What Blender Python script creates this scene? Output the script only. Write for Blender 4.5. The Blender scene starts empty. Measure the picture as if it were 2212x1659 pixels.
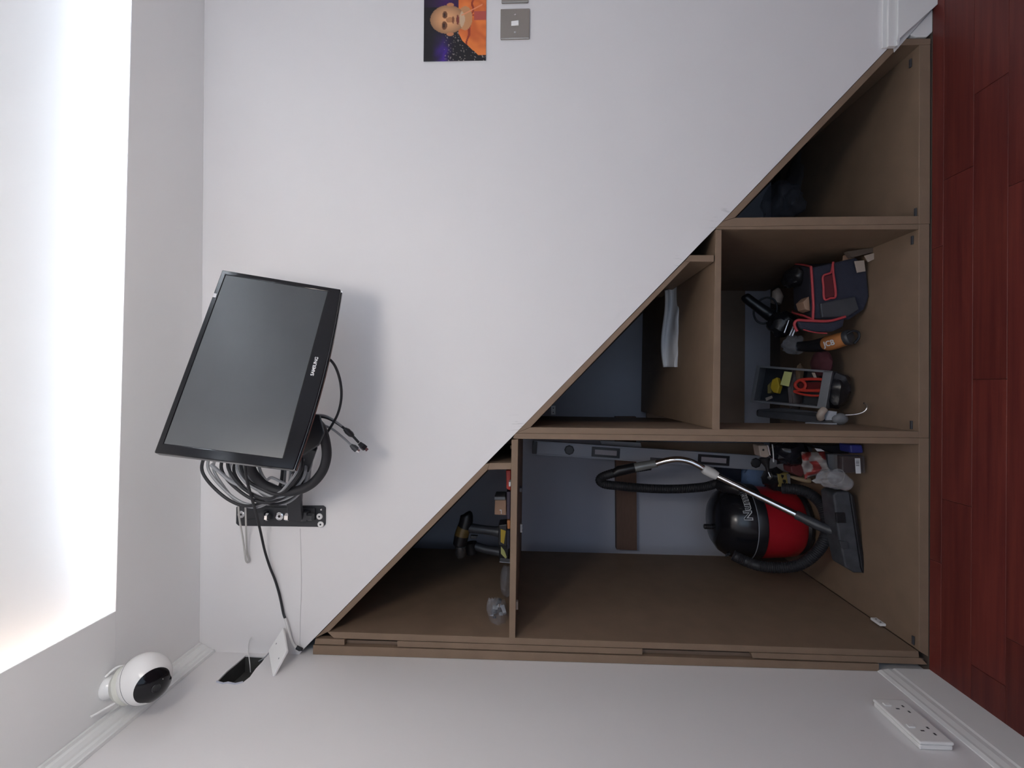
import bpy, bmesh, math, random
from mathutils import Vector, Matrix, noise
random.seed(7)
sc = bpy.context.scene
col = sc.collection
R = math.radians

# ------------------------------------------------------------------ camera
PITCH, YAW, ROLL, FPX = R(2.38), R(0.09), R(0.394), 1091.0
CAM = Vector((0.84, -1.52, 1.157))
_fw = Vector((math.sin(YAW)*math.cos(PITCH), math.cos(YAW)*math.cos(PITCH), math.sin(PITCH)))
_rt = Vector((math.cos(YAW), -math.sin(YAW), 0))
_up = _rt.cross(_fw)
RT = math.cos(ROLL)*_rt + math.sin(ROLL)*_up      # right / up of the upright room view
UP = -math.sin(ROLL)*_rt + math.cos(ROLL)*_up
cam = bpy.data.objects.new('camera', bpy.data.cameras.new('camera'))
col.objects.link(cam)
# the photograph lies on its side: its right edge is the room's down, its top the room's right
cx, cy, cz = -UP, RT, -_fw
cam.matrix_world = Matrix(((cx.x, cy.x, cz.x, CAM.x), (cx.y, cy.y, cz.y, CAM.y), (cx.z, cy.z, cz.z, CAM.z), (0, 0, 0, 1)))
cam.data.sensor_fit = 'HORIZONTAL'
cam.data.sensor_width = 36.0
cam.data.lens = 36.0*FPX/2212.0
cam.data.clip_start = 0.02
sc.camera = cam

# ------------------------------------------------------------------ light
world = bpy.data.worlds.new('world'); sc.world = world
world.use_nodes = True
world.node_tree.nodes['Background'].inputs[0].default_value = (0.75, 0.85, 1.0, 1)
world.node_tree.nodes['Background'].inputs[1].default_value = 0.3
sc.view_settings.view_transform = 'Standard'
sc.view_settings.look = 'None'
sc.view_settings.exposure = 0.0
sc.view_settings.gamma = 1.0
sc.view_settings.use_curve_mapping = False
def area(name, loc, rot, sx, sy, power, color):
    l = bpy.data.lights.new(name, 'AREA'); l.shape = 'RECTANGLE'; l.size = sx; l.size_y = sy
    l.energy = power; l.color = color
    o = bpy.data.objects.new(name, l); col.objects.link(o); o.location = loc; o.rotation_euler = rot
    return o
CEIL = 2.265
RX, FY, BY = 2.45, -2.75, 1.0
LX = 0.010                                   # face of the left wall
LAMP = (0.95, -1.25, 1.77)                   # paper globe hanging just over the photographer
LAMP_POWER = 25.0
area('window_daylight', (1.25, FY-0.02, 1.18), (R(90), 0, 0), 1.9, 1.7, 11, (0.58, 0.76, 1.0))   # daylight through the window
LED_POWER = 92.0

# ------------------------------------------------------------------ pixel -> room helpers
def ray(px, py):
    return (829.5-py)/FPX*RT - (px-1106)/FPX*UP + _fw
def W(px, py, y=0.0):
    d = ray(px, py); return CAM + d*((y-CAM.y)/d.y)
def WX(px, py, x):
    d = ray(px, py); return CAM + d*((x-CAM.x)/d.x)
def WZ(px, py, z):
    d = ray(px, py); return CAM + d*((z-CAM.z)/d.z)
def mpp(y): return (y-CAM.y)/FPX

# ------------------------------------------------------------------ materials
def lin(c): return c/12.92 if c <= 0.04045 else ((c+0.055)/1.055)**2.4
def S(r, g, b): return (lin(r/255), lin(g/255), lin(b/255), 1)
MATS = {}
def mat(name, c, rough=0.5, metal=0.0, vary=0.0, scale=8.0, bump=0.0, bscale=60.0, spec=0.5, stretch=None, emit=None, coat=0.0):
    if name in MATS: return MATS[name]
    m = bpy.data.materials.new(name); m.use_nodes = True; MATS[name] = m
    nt = m.node_tree; b = nt.nodes['Principled BSDF']
    c = tuple(c) if len(c) == 4 else tuple(c)+(1,)
    b.inputs['Base Color'].default_value = c
    b.inputs['Roughness'].default_value = rough; b.inputs['Metallic'].default_value = metal
    b.inputs['Specular IOR Level'].default_value = spec
    b.inputs['Coat Weight'].default_value = coat
    if emit: b.inputs['Emission Color'].default_value = emit[0]; b.inputs['Emission Strength'].default_value = emit[1]
    if vary or bump:
        tc = nt.nodes.new('ShaderNodeTexCoord'); mp = nt.nodes.new('ShaderNodeMapping')
        nt.links.new(tc.outputs['Object'], mp.inputs['Vector'])
        if stretch: mp.inputs['Scale'].default_value = stretch
    if vary:
        n = nt.nodes.new('ShaderNodeTexNoise'); n.inputs['Scale'].default_value = scale; n.inputs['Detail'].default_value = 5
        nt.links.new(mp.outputs[0], n.inputs['Vector'])
        mx = nt.nodes.new('ShaderNodeMix'); mx.data_type = 'RGBA'
        mx.inputs[6].default_value = tuple(v*(1-vary) for v in c[:3])+(1,)
        mx.inputs[7].default_value = tuple(min(1, v*(1+vary)) for v in c[:3])+(1,)
        nt.links.new(n.outputs['Fac'], mx.inputs[0]); nt.links.new(mx.outputs[2], b.inputs['Base Color'])
    if bump:
        n2 = nt.nodes.new('ShaderNodeTexNoise'); n2.inputs['Scale'].default_value = bscale; n2.inputs['Detail'].default_value = 4
        nt.links.new(mp.outputs[0], n2.inputs['Vector'])
        bp = nt.nodes.new('ShaderNodeBump'); bp.inputs['Strength'].default_value = bump; bp.inputs['Distance'].default_value = 0.003
        nt.links.new(n2.outputs['Fac'], bp.inputs['Height']); nt.links.new(bp.outputs[0], b.inputs['Normal'])
    return m
def attr_mat(name, rough=0.35):
    m = bpy.data.materials.new(name); m.use_nodes = True; MATS[name] = m
    nt = m.node_tree; b = nt.nodes['Principled BSDF']; a = nt.nodes.new('ShaderNodeVertexColor'); a.layer_name = 'print'
    nt.links.new(a.outputs['Color'], b.inputs['Base Color']); b.inputs['Roughness'].default_value = rough
    return m
def plastic_film(name, tint, alpha=0.45, rough=0.2):
    m = bpy.data.materials.new(name); m.use_nodes = True; MATS[name] = m
    nt = m.node_tree; b = nt.nodes['Principled BSDF']
    b.inputs['Base Color'].default_value = tint; b.inputs['Roughness'].default_value = rough
    b.inputs['Alpha'].default_value = alpha
    tc = nt.nodes.new('ShaderNodeTexCoord'); n = nt.nodes.new('ShaderNodeTexNoise'); n.inputs['Scale'].default_value = 40
    bp = nt.nodes.new('ShaderNodeBump'); bp.inputs['Strength'].default_value = 0.8; bp.inputs['Distance'].default_value = 0.01
    nt.links.new(tc.outputs['Object'], n.inputs['Vector']); nt.links.new(n.outputs['Fac'], bp.inputs['Height']); nt.links.new(bp.outputs[0], b.inputs['Normal'])
    return m

m_wall = mat('white_wall_paint', (0.76, 0.74, 0.74), 0.6, vary=0.025, scale=3, bump=0.05, bscale=180)
def scuffed(name, base, centre_fn):
    m = base.copy(); m.name = name; MATS[name] = m; nt = m.node_tree; b = nt.nodes['Principled BSDF']
    src = b.inputs['Base Color'].links[0].from_socket
    geo = nt.nodes.new('ShaderNodeNewGeometry')
    mp = nt.nodes.new('ShaderNodeMapping'); mp.inputs['Scale'].default_value = (150, 150, 14); nt.links.new(geo.outputs['Position'], mp.inputs[0])
    n = nt.nodes.new('ShaderNodeTexNoise'); n.inputs['Scale'].default_value = 1.0; n.inputs['Detail'].default_value = 3; nt.links.new(mp.outputs[0], n.inputs['Vector'])
    st = nt.nodes.new('ShaderNodeMapRange'); st.inputs[1].default_value = 0.56; st.inputs[2].default_value = 0.70; nt.links.new(n.outputs['Fac'], st.inputs[0])
    tot = None
    for p, r in centre_fn():
        d = nt.nodes.new('ShaderNodeVectorMath'); d.operation = 'DISTANCE'; d.inputs[1].default_value = p; nt.links.new(geo.outputs['Position'], d.inputs[0])
        k = nt.nodes.new('ShaderNodeMapRange'); k.inputs[1].default_value = r*.3; k.inputs[2].default_value = r; k.inputs[3].default_value = 1; k.inputs[4].default_value = 0
        nt.links.new(d.outputs['Value'], k.inputs[0])
        if tot is None: tot = k.outputs[0]
        else:
            mxm = nt.nodes.new('ShaderNodeMath'); mxm.operation = 'MAXIMUM'; nt.links.new(tot, mxm.inputs[0]); nt.links.new(k.outputs[0], mxm.inputs[1]); tot = mxm.outputs[0]
    mu = nt.nodes.new('ShaderNodeMath'); mu.operation = 'MULTIPLY'; nt.links.new(tot, mu.inputs[0]); nt.links.new(st.outputs[0], mu.inputs[1])
    m2 = nt.nodes.new('ShaderNodeMath'); m2.operation = 'MULTIPLY'; m2.inputs[1].default_value = 0.45; nt.links.new(mu.outputs[0], m2.inputs[0])
    mx = nt.nodes.new('ShaderNodeMix'); mx.data_type = 'RGBA'; mx.inputs[7].default_value = (0.22, 0.22, 0.21, 1)
    nt.links.new(m2.outputs[0], mx.inputs[0]); nt.links.new(src, mx.inputs[6]); nt.links.new(mx.outputs[2], b.inputs['Base Color'])
    return m
m_wallb = scuffed('white_wall_paint_scuffed', m_wall, lambda: [(W(1546, 486), .045), (W(1572, 452), .022), (W(1117, 912), .045), (W(1468, 564), .022), (W(1112, 938), .02)])   # brush marks where the slope was filled
m_ceil = mat('ceiling_paint', (0.93, 0.93, 0.93), 0.7, vary=0.02, scale=3)
m_gloss = mat('white_gloss_trim', (0.80, 0.80, 0.79), 0.28)
m_shade_plaster = mat('shade_tinted_plaster', (0.47, 0.485, 0.56), 0.85, vary=0.06, scale=5)  # white plaster, with the blue-grey shade under the stairs put into its colour
m_mdf = mat('mdf_board', (0.218, 0.150, 0.102), 0.62, vary=0.16, scale=14, bump=0.06, bscale=220, spec=0.3)
m_mdfd = mat('mdf_board_sealed', (0.20, 0.142, 0.105), 0.5, vary=0.14, scale=9, bump=0.05, bscale=220, spec=0.35)
m_soffit = mat('stair_underside_timber', (0.10, 0.075, 0.06), 0.8, vary=0.2)
m_rail = mat('dark_stained_rail', (0.15, 0.085, 0.06), 0.7, vary=0.25, scale=10, stretch=(2, 14, 14))
m_blk = mat('black_plastic', (0.012, 0.012, 0.015), 0.35)
m_blkm = mat('matte_black_metal', (0.022, 0.023, 0.028), 0.45, vary=0.15)
m_rub = mat('black_rubber', (0.014, 0.014, 0.018), 0.6)
m_piano = mat('piano_black', (0.007, 0.007, 0.009), 0.10, spec=0.32)
m_steel = mat('bright_steel', (0.75, 0.75, 0.76), 0.22, metal=1.0)
m_chrome = mat('chrome_tube', (0.85, 0.85, 0.87), 0.12, metal=1.0)
m_nickel = mat('brushed_nickel', (0.36, 0.33, 0.30), 0.38, metal=1.0, vary=0.08, scale=60, stretch=(1, 1, 30))
m_wplast = mat('white_plastic', (0.82, 0.81, 0.80), 0.25)
m_cord = mat('white_cord', (0.70, 0.69, 0.68), 0.5)
m_gcord = mat('grey_cable_jacket', (0.30, 0.305, 0.32), 0.45)
m_alu = mat('grey_aluminium', (0.36, 0.38, 0.43), 0.5, metal=0.25, vary=0.06)
m_grey = mat('grey_plastic', (0.17, 0.175, 0.19), 0.5, vary=0.1)
m_dgrey = mat('dark_grey_plastic', (0.045, 0.047, 0.055), 0.42, vary=0.3, scale=25)
m_red = mat('red_enamel', (0.42, 0.012, 0.022), 0.3)
m_redt = mat('red_webbing', (0.42, 0.045, 0.055), 0.6)
m_redp = mat('red_plastic', (0.50, 0.045, 0.03), 0.4)
m_org = mat('orange_plastic', (0.44, 0.17, 0.055), 0.4)
m_yel = mat('yellow_plastic', (0.55, 0.38, 0.03), 0.4)
m_lime = mat('pale_lime_card', (0.55, 0.57, 0.22), 0.7)
m_navy = mat('navy_fabric', (0.022, 0.024, 0.042), 0.85, vary=0.3, scale=30, bump=0.3, bscale=300)
m_paper = mat('white_paper', (0.62, 0.63, 0.66), 0.8, vary=0.06, scale=20)
m_card = mat('brown_cardboard', (0.36, 0.22, 0.15), 0.8, vary=0.1)
m_beige = mat('beige_plastic', (0.40, 0.33, 0.28), 0.5, vary=0.15)
m_blue = mat('blue_plastic', (0.04, 0.05, 0.28), 0.4)
m_bluec = mat('pale_blue_cloth', (0.16, 0.25, 0.44), 0.9, vary=0.2, scale=20)
m_brist = mat('dull_yellow_bristle', (0.24, 0.19, 0.06), 0.9, vary=0.3, scale=40, stretch=(20, 20, 1))
m_wood = mat('pale_wood', (0.42, 0.32, 0.20), 0.5)
m_tape = mat('silver_duct_tape', (0.30, 0.31, 0.30), 0.35, metal=0.3, vary=0.3, scale=30)
m_film = plastic_film('clear_plastic_film', (0.50, 0.53, 0.60, 1), 0.17, 0.12)
m_film2 = plastic_film('milky_plastic_film', (0.55, 0.55, 0.58, 1), 0.30, 0.22)
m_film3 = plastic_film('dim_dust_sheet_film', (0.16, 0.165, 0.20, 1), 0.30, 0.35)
m_hole = mat('cavity_shade', (0.035, 0.035, 0.033), 0.9, vary=0.4, scale=30)  # lining coloured dark to stand in for the shade inside the wall hole
m_print = attr_mat('glossy_print', 0.3)
m_label = attr_mat('label_print', 0.45)
m_text = mat('white_lettering', (0.62, 0.62, 0.64), 0.5)

# dark red laminate strips: grain along x, each strip its own tone
m_floor = bpy.data.materials.new('red_laminate'); m_floor.use_nodes = True
def _floor():
    nt = m_floor.node_tree; b = nt.nodes['Principled BSDF']
    tc = nt.nodes.new('ShaderNodeTexCoord'); oi = nt.nodes.new('ShaderNodeObjectInfo')
    ad = nt.nodes.new('ShaderNodeVectorMath'); ad.operation = 'ADD'
    ml = nt.nodes.new('ShaderNodeVectorMath'); ml.operation = 'SCALE'; ml.inputs[3].default_value = 37.0
    cb = nt.nodes.new('ShaderNodeCombineXYZ'); nt.links.new(oi.outputs['Random'], cb.inputs[0]); nt.links.new(oi.outputs['Random'], cb.inputs[1])
    nt.links.new(cb.outputs[0], ml.inputs[0]); nt.links.new(tc.outputs['Object'], ad.inputs[0]); nt.links.new(ml.outputs[0], ad.inputs[1])
    mp = nt.nodes.new('ShaderNodeMapping'); mp.inputs['Scale'].default_value = (2.2, 42, 42); nt.links.new(ad.outputs[0], mp.inputs[0])
    n = nt.nodes.new('ShaderNodeTexNoise'); n.inputs['Scale'].default_value = 1.0; n.inputs['Detail'].default_value = 6; n.inputs['Roughness'].default_value = 0.6
    nt.links.new(mp.outputs[0], n.inputs['Vector'])
    cr = nt.nodes.new('ShaderNodeValToRGB'); nt.links.new(n.outputs['Fac'], cr.inputs[0])
    e = cr.color_ramp.elements; e[0].position = 0.3; e[0].color = (0.078, 0.014, 0.013, 1); e[1].position = 0.72; e[1].color = (0.150, 0.030, 0.022, 1)
    hv = nt.nodes.new('ShaderNodeHueSaturation'); nt.links.new(cr.outputs[0], hv.inputs['Color'])
    mr = nt.nodes.new('ShaderNodeMapRange'); nt.links.new(oi.outputs['Random'], mr.inputs[0]); mr.inputs[3].default_value = 0.85; mr.inputs[4].default_value = 1.12
    nt.links.new(mr.outputs[0], hv.inputs['Value']); nt.links.new(hv.outputs[0], b.inputs['Base Color'])
    b.inputs['Roughness'].default_value = 0.42; b.inputs['Specular IOR Level'].default_value = 0.3
_floor()

# ------------------------------------------------------------------ mesh builder
class MB:
    def __init__(s): s.v = []; s.f = []
    def add(s, vs, fs):
        k = len(s.v); s.v += [Vector(p) for p in vs]; s.f += [tuple(k+i for i in q) for q in fs]; return s
    def hexa(s, a, b):                       # two quads a (near) and b (far)
        return s.add(list(a)+list(b), [(0, 1, 2, 3), (7, 6, 5, 4), (4, 5, 1, 0), (5, 6, 2, 1), (6, 7, 3, 2), (7, 4, 0, 3)])
    def box(s, x0, x1, y0, y1, z0, z1):
        return s.hexa([(x0, y0, z0), (x1, y0, z0), (x1, y0, z1), (x0, y0, z1)], [(x0, y1, z0), (x1, y1, z0), (x1, y1, z1), (x0, y1, z1)])
    def obox(s, o, ax, ay, az, r):           # box on axes: ranges r = (x0,x1,y0,y1,z0,z1)
        P = lambda x, y, z: o+ax*x+ay*y+az*z
        x0, x1, y0, y1, z0, z1 = r
        return s.hexa([P(x0, y0, z0), P(x1, y0, z0), P(x1, y1, z0), P(x0, y1, z0)], [P(x0, y0, z1), P(x1, y0, z1), P(x1, y1, z1), P(x0, y1, z1)])
    def loft(s, loops, cap=True):            # closed loops of equal length
        n = len(loops[0]); k = len(s.v)
        for l in loops: s.v += [Vector(p) for p in l]
        for j in range(len(loops)-1):
            for i in range(n):
                a = k+j*n+i; b = k+j*n+(i+1) % n; s.f.append((a, b, b+n, a+n))
        if cap:
            s.f.append(tuple(k+i for i in reversed(range(n)))); s.f.append(tuple(k+(len(loops)-1)*n+i for i in range(n)))
        return s
    def poly(s, pts, d):                     # polygon swept by vector d
        d = Vector(d); return s.loft([[Vector(p) for p in pts], [Vector(p)+d for p in pts]])
    def tube(s, pts, r, n=8, cap=True, closed=False):
        pts = [Vector(p) for p in pts]; m = len(pts); rs = r if isinstance(r, (list, tuple)) else [r]*m
        T = []
        for i in range(m):
            a = pts[(i-1) % m] if (closed or i > 0) else pts[0]; b = pts[(i+1) % m] if (closed or i < m-1) else pts[-1]
            t = (b-a); T.append(t.normalized() if t.length > 1e-9 else Vector((0, 0, 1)))
        up = Vector((0, 0, 1)) if abs(T[0].z) < 0.9 else Vector((1, 0, 0))
        N = (up-T[0]*up.dot(T[0])).normalized(); loops = []
        for i in range(m):
            if i: N = (N-T[i]*N.dot(T[i])); N = N.normalized() if N.length > 1e-6 else T[i].orthogonal().normalized()
            B = T[i].cross(N)
            loops.append([pts[i]+(N*math.cos(2*math.pi*j/n)+B*math.sin(2*math.pi*j/n))*rs[i] for j in range(n)])
        if closed:
            best = min(range(n), key=lambda q: (loops[-1][0]-loops[0][q]).length)
            loops.append([loops[0][(best+j) % n] for j in range(n)]); cap = False
        return s.loft(loops, cap)
    def lathe(s, prof, o, ax=(0, 0, 1), n=40, cap=True):
        ax = Vector(ax).normalized(); u = ax.orthogonal().normalized(); w = ax.cross(u); o = Vector(o)
        return s.loft([[o+ax*z+(u*math.cos(2*math.pi*j/n)+w*math.sin(2*math.pi*j/n))*max(r, 1e-4) for j in range(n)] for r, z in prof], cap)
    def grid(s, fn, nu, nv):
        k = len(s.v)
        for j in range(nv+1):
            for i in range(nu+1): s.v.append(Vector(fn(i/nu, j/nv)))
        for j in range(nv):
            for i in range(nu):
                a = k+j*(nu+1)+i; s.f.append((a, a+1, a+nu+2, a+nu+1))
        return s
    def blob(s, c, rad, seed=0, amp=0.25, freq=2.0, sub=3):
        bm = bmesh.new(); bmesh.ops.create_icosphere(bm, subdivisions=sub, radius=1.0)
        c = Vector(c); bm.verts.ensure_lookup_table(); k = len(s.v)
        for v in bm.verts:
            d = v.co.copy(); q = 1+amp*noise.noise(d*freq+Vector((seed*3.1, seed*1.7, seed)))+amp*0.5*noise.noise(d*freq*2.7+Vector((seed, 5, seed)))
            s.v.append(c+Vector((d.x*rad[0], d.y*rad[1], d.z*rad[2]))*q)
        for f in bm.faces: s.f.append(tuple(k+v.index for v in f.verts))
        bm.free(); return s
ROOT = {}
def link(name, mb, m, origin, parent=None, smooth=False, bevel=0.0, seg=2):
    me = bpy.data.meshes.new(name)
    me.from_pydata([p-origin for p in mb.v], [], mb.f); me.update()
    bm = bmesh.new(); bm.from_mesh(me); bmesh.ops.recalc_face_normals(bm, faces=bm.faces); bm.to_mesh(me); bm.free()
    if smooth:
        me.polygons.foreach_set('use_smooth', [True]*len(me.polygons))
        me.set_sharp_from_angle(angle=R(38))
    me.materials.append(m)
    o = bpy.data.objects.new(name, me); col.objects.link(o)
    if parent is not None: o.parent = parent
    else: o.location = origin
    ROOT[o.name] = origin
    if bevel:
        b = o.modifiers.new('bevel', 'BEVEL'); b.width = bevel; b.segments = seg; b.limit_method = 'ANGLE'; b.angle_limit = R(35)
    return o
def base_of(mb):
    lo = [min(p[i] for p in mb.v) for i in range(3)]; hi = [max(p[i] for p in mb.v) for i in range(3)]
    return Vector(((lo[0]+hi[0])/2, (lo[1]+hi[1])/2, lo[2]))
def tag(o, label, cat=None, group=None):
    o['label'] = label
    if cat: o['category'] = cat
    if group: o['group'] = group
    return o
def thing(name, label, cat, loc, group=None):
    o = bpy.data.objects.new(name, None); col.objects.link(o); o.location = loc; o.empty_display_size = 0.05
    ROOT[o.name] = Vector(loc); return tag(o, label, cat, group)
def single(name, mb, m, label, cat, group=None, **k):
    return tag(link(name, mb, m, base_of(mb), **k), label, cat, group)
def part(name, mb, m, parent, label=None, **k):
    o = link(name, mb, m, ROOT[parent.name], parent, **k)
    if label: o['label'] = label
    return o
def struct(name, mb, m, parent=None, **k):
    o = link(name, mb, m, ROOT[parent.name] if parent else base_of(mb), parent, **k)
    if not parent: o['kind'] = 'structure'
    return o
def cr(pts, n=8, closed=False):              # Catmull-Rom through points
    P = [Vector(p) for p in pts]; out = []; m = len(P)
    rng = range(m) if closed else range(m-1)
    for i in rng:
        if closed: a, b, c, d = P[(i-1) % m], P[i], P[(i+1) % m], P[(i+2) % m]
        else: a, b, c, d = P[max(i-1, 0)], P[i], P[i+1], P[min(i+2, m-1)]
        for j in range(n):
            t = j/n; out.append(0.5*((2*b)+(c-a)*t+(2*a-5*b+4*c-d)*t*t+(3*b-a-3*c+d)*t**3))
    if not closed: out.append(P[-1])
    return out
def Wp(pts): return [W(*p) for p in pts]     # (px,py,y) list
def front(pts, y0, y1): return MB().poly([W(px, py, y0) for px, py in pts], (0, y1-y0, 0))
def colour_mesh(o, fn):                      # per-corner print colours, fn(local vertex) -> linear rgba
    me = o.data; a = me.color_attributes.new('print', 'FLOAT_COLOR', 'POINT')
    a.data.foreach_set('color', [c for v in me.vertices for c in fn(v.co)])
def text_mb(body, size, o, ax, ay, depth=0.0006, bold=0.0, warp=None):
    cu = bpy.data.curves.new('t', 'FONT'); cu.body = body; cu.size = size; cu.extrude = depth/2; cu.offset = bold; cu.resolution_u = 3
    ob = bpy.data.objects.new('t', cu); col.objects.link(ob)
    bpy.context.view_layer.update()
    me = bpy.data.meshes.new_from_object(ob.evaluated_get(bpy.context.evaluated_depsgraph_get()))
    ax = Vector(ax).normalized(); ay = Vector(ay).normalized(); az = ax.cross(ay); mb = MB()
    for v in me.vertices:
        mb.v.append(Vector(warp(v.co)) if warp else Vector(o)+ax*v.co.x+ay*v.co.y+az*v.co.z)
    mb.f = [tuple(p.vertices) for p in me.polygons]
    bpy.data.objects.remove(ob); bpy.data.curves.remove(cu); bpy.data.meshes.remove(me)
    return mb
X, Y, Z = Vector((1, 0, 0)), Vector((0, 1, 0)), Vector((0, 0, 1))

# ================================================================== SETTING
# back wall: a plastered sheet with the sloping cupboard opening cut out
diag = [W(*p, 0) for p in [(2021, 8), (1925, 97), (1559, 479), (1104, 946), (1050, 1000.5), (655, 1403)]]
for p in diag: p.y = 0
poly = [Vector((LX, 0, CEIL)), Vector((RX, 0, CEIL)), Vector((RX, 0, 0)), Vector((diag[0].x, 0, 0))]+diag[1:]+[Vector((LX, 0, diag[-1].z+0.012))]
wb = MB(); wb.poly(poly, (0, 0.035, 0))
wall_back = struct('wall_back', wb, m_wallb)
# the hidden wall behind the cupboard and the stair soffit above it
struct('wall_understairs', MB().box(-0.06, RX, BY, BY+0.05, -0.03, CEIL), m_shade_plaster)
def seg_box(a, b, y0, y1, th, off=0.0):
    a = Vector((a.x, y0, a.z)); b = Vector((b.x, y0, b.z)); d = (b-a).normalized(); n = Vector((-d.z, 0, d.x))
    if n.z < 0: n = -n
    return MB().poly([a+n*off, b+n*off, b+n*(off+th), a+n*(off+th)], (0, y1-y0, 0))
sA, sB = W(655, 1403, 0), W(2021, 8, 0)
dd = (sA-sB).normalized()
struct('ceiling_understairs', seg_box(sA+dd*0.12, sB-dd*0.1, 0.04, BY, 0.05, 0.035), m_soffit)
struct('trim_4', seg_box(sA+dd*0.03, sB-dd*0.02, BY-0.03, BY-0.001, 0.15, -0.075), m_soffit)
# left wall with the chopped cable hole
def left_wall():
    px_ = [(530, 1416), (552, 1417.5), (574, 1418.5), (566, 1430), (552, 1445), (540, 1462), (525, 1474), (508, 1478), (492, 1475), (482, 1477), (468, 1473), (490, 1450), (512, 1432)]
    h = [WX(a_, b_, LX) for a_, b_ in px_]
    o = [Vector((LX, BY, CEIL)), Vector((LX, BY, 0)), Vector((LX, FY, 0)), Vector((LX, FY, CEIL))]
    mb = MB(); d = (-0.07, 0, 0)
    mb.poly([o[0], o[1]]+h[2::-1][:1]+h[1::-1], d)
    mb.poly([o[1], o[2]]+h[6:1:-1], d)
    mb.poly([o[2], o[3]]+h[10:5:-1], d)
    mb.poly([o[3], o[0]]+[h[0]]+h[12:9:-1], d)
    return mb, h
lw_, hole = left_wall()
wall_left = struct('wall_left', lw_, m_wall)
hc = sum(hole, Vector())/len(hole)
liner = MB().loft([[p+(hc-p)*.02+Vector((-.003, 0, 0)) for p in hole], [p+(hc-p)*.10+Vector((-.045, 0, 0)) for p in hole]], cap=False)
liner.add([p+(hc-p)*.10+Vector((-.045, 0, 0)) for p in hole], [tuple(range(len(hole)))])
struct('back_box', liner, m_hole, wall_left)
struct('hole_rim', MB().tube([p+Vector((.0005, 0, 0)) for p in (hole[6], hole[7], hole[8], hole[9], hole[10])], 0.0028, 6), m_shade_plaster, wall_left)
# other walls of the room
struct('wall_right', MB().box(RX, RX+0.06, FY, 0.0, 0, CEIL), m_wall)
wf = MB()
wx0, wx1, wz0, wz1 = 0.25, 2.25, 0.28, 2.08
wf.box(0, wx0, FY-0.12, FY, 0, CEIL); wf.box(wx1, RX, FY-0.12, FY, 0, CEIL); wf.box(wx0, wx1, FY-0.12, FY, 0, wz0); wf.box(wx0, wx1, FY-0.12, FY, wz1, CEIL)
struct('wall_front', wf, m_wall)
win = MB()
for (a, b, c, d) in [(wx0, wx1, wz0, wz0+.05), (wx0, wx1, wz1-.05, wz1), (wx0, wx0+.05, wz0+.05, wz1-.05), (wx1-.05, wx1, wz0+.05, wz1-.05), (1.225, 1.275, wz0+.05, wz1-.05)]:
    win.box(a, b, FY-0.09, FY-0.04, c, d)
w1 = struct('window_1', win, m_gloss)
m_glass = mat('window_glass', (0.9, 0.95, 1, 1), 0.02); MATS['window_glass'].node_tree.nodes['Principled BSDF'].inputs['Alpha'].default_value = 0.15
for a, b in ((wx0+.05, 1.225), (1.275, wx1-.05)): struct('pane', MB().box(a, b, FY-0.068, FY-0.062, wz0+.05, wz1-.05), m_glass, w1)
struct('ceiling', MB().box(-0.06, RX+0.06, FY-0.12, BY, CEIL, CEIL+0.06), m_ceil)
# dropped border shelf round the ceiling
zb, zt = 2.181, 2.184
e0, e1 = WZ(250, 1320, zb), WZ(285, 0, zb)
far = e0+(e1-e0)*((RX-0.0005-e0.x)/(e1.x-e0.x))
struct('ceiling_border_back', MB().poly([(LX+0.0005, -0.0005, zb), (LX+0.0005, e0.y, zb), (e0.x, e0.y, zb), (far.x, far.y, zb), (RX-0.0005, -0.0005, zb)], (0, 0, zt-zb)), m_ceil)
struct('ceiling_border_left', MB().poly([(LX+0.0005, e0.y-0.0005, zb), (e0.x, e0.y-0.0005, zb), (e0.x, FY, zb), (LX+0.0005, FY, zb)], (0, 0, zt-zb)), m_ceil)
bw = 0.285
struct('ceiling_border_front', MB().box(e0.x+0.0005, RX-0.0005, FY+0.0005, FY+bw, zb, zt), m_ceil)
struct('ceiling_border_right', MB().box(RX-bw, RX-0.0005, FY+bw+0.0005, far.y-0.001, zb, zt), m_ceil)
# coving moulding along the left wall
def run(prof, a, b, inw):                    # sweep profile [(out,z)] along wall from a to b, out along inw
    a, b, inw = Vector(a), Vector(b), Vector(inw)
    return MB().loft([[a+inw*o+Z*z for o, z in prof], [b+inw*o+Z*z for o, z in prof]])
cprof = [(0.0, 2.1805), (0.028, 2.1805), (0.028, 2.174), (0.0225, 2.171), (0.0225, 2.162), (0.016, 2.154), (0.012, 2.151), (0.012, 2.142), (0.007, 2.137), (0.007, 2.132), (0.0, 2.130)]
struct('trim_1', run(cprof, (LX+0.0005, FY, 0), (LX+0.0005, -0.001, 0), (1, 0, 0)), m_gloss)
# skirting boards
bprof = [(0, 0), (0.018, 0), (0.018, 0.098), (0.0145, 0.104), (0.0145, 0.116), (0.010, 0.130), (0.010, 0.137), (0.004, 0.146), (0, 0.147)]
bprofl = [(o*0.6, z) for o, z in bprof]
struct('baseboard_left', run(bprofl, (LX+0.0005, FY, 0), (LX+0.0005, -0.001, 0), (1, 0, 0)), m_gloss)
cut = [(2021, 9), (1938, 88), (1925, 97), (1912, 97)]
cb_ = [W(*p, -0.018) for p in cut]
bb = MB()
pl = [Vector((p.x, -0.0185, p.z)) for p in cb_]; pl[0].z = 0
zt2 = pl[3].z
bb.poly([Vector((RX, -0.018, 0)), pl[0], pl[1], Vector((pl[2].x, -0.018, zt2-0.036)), Vector((RX, -0.018, zt2-0.036))], (0, 0.0175, 0))
bb.poly([Vector((RX, -0.013, zt2-0.036)), Vector((pl[2].x, -0.013, zt2-0.036)), Vector((pl[2].x, -0.013, zt2-0.012)), Vector((RX, -0.013, zt2-0.012))], (0, 0.0125, 0))
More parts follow.
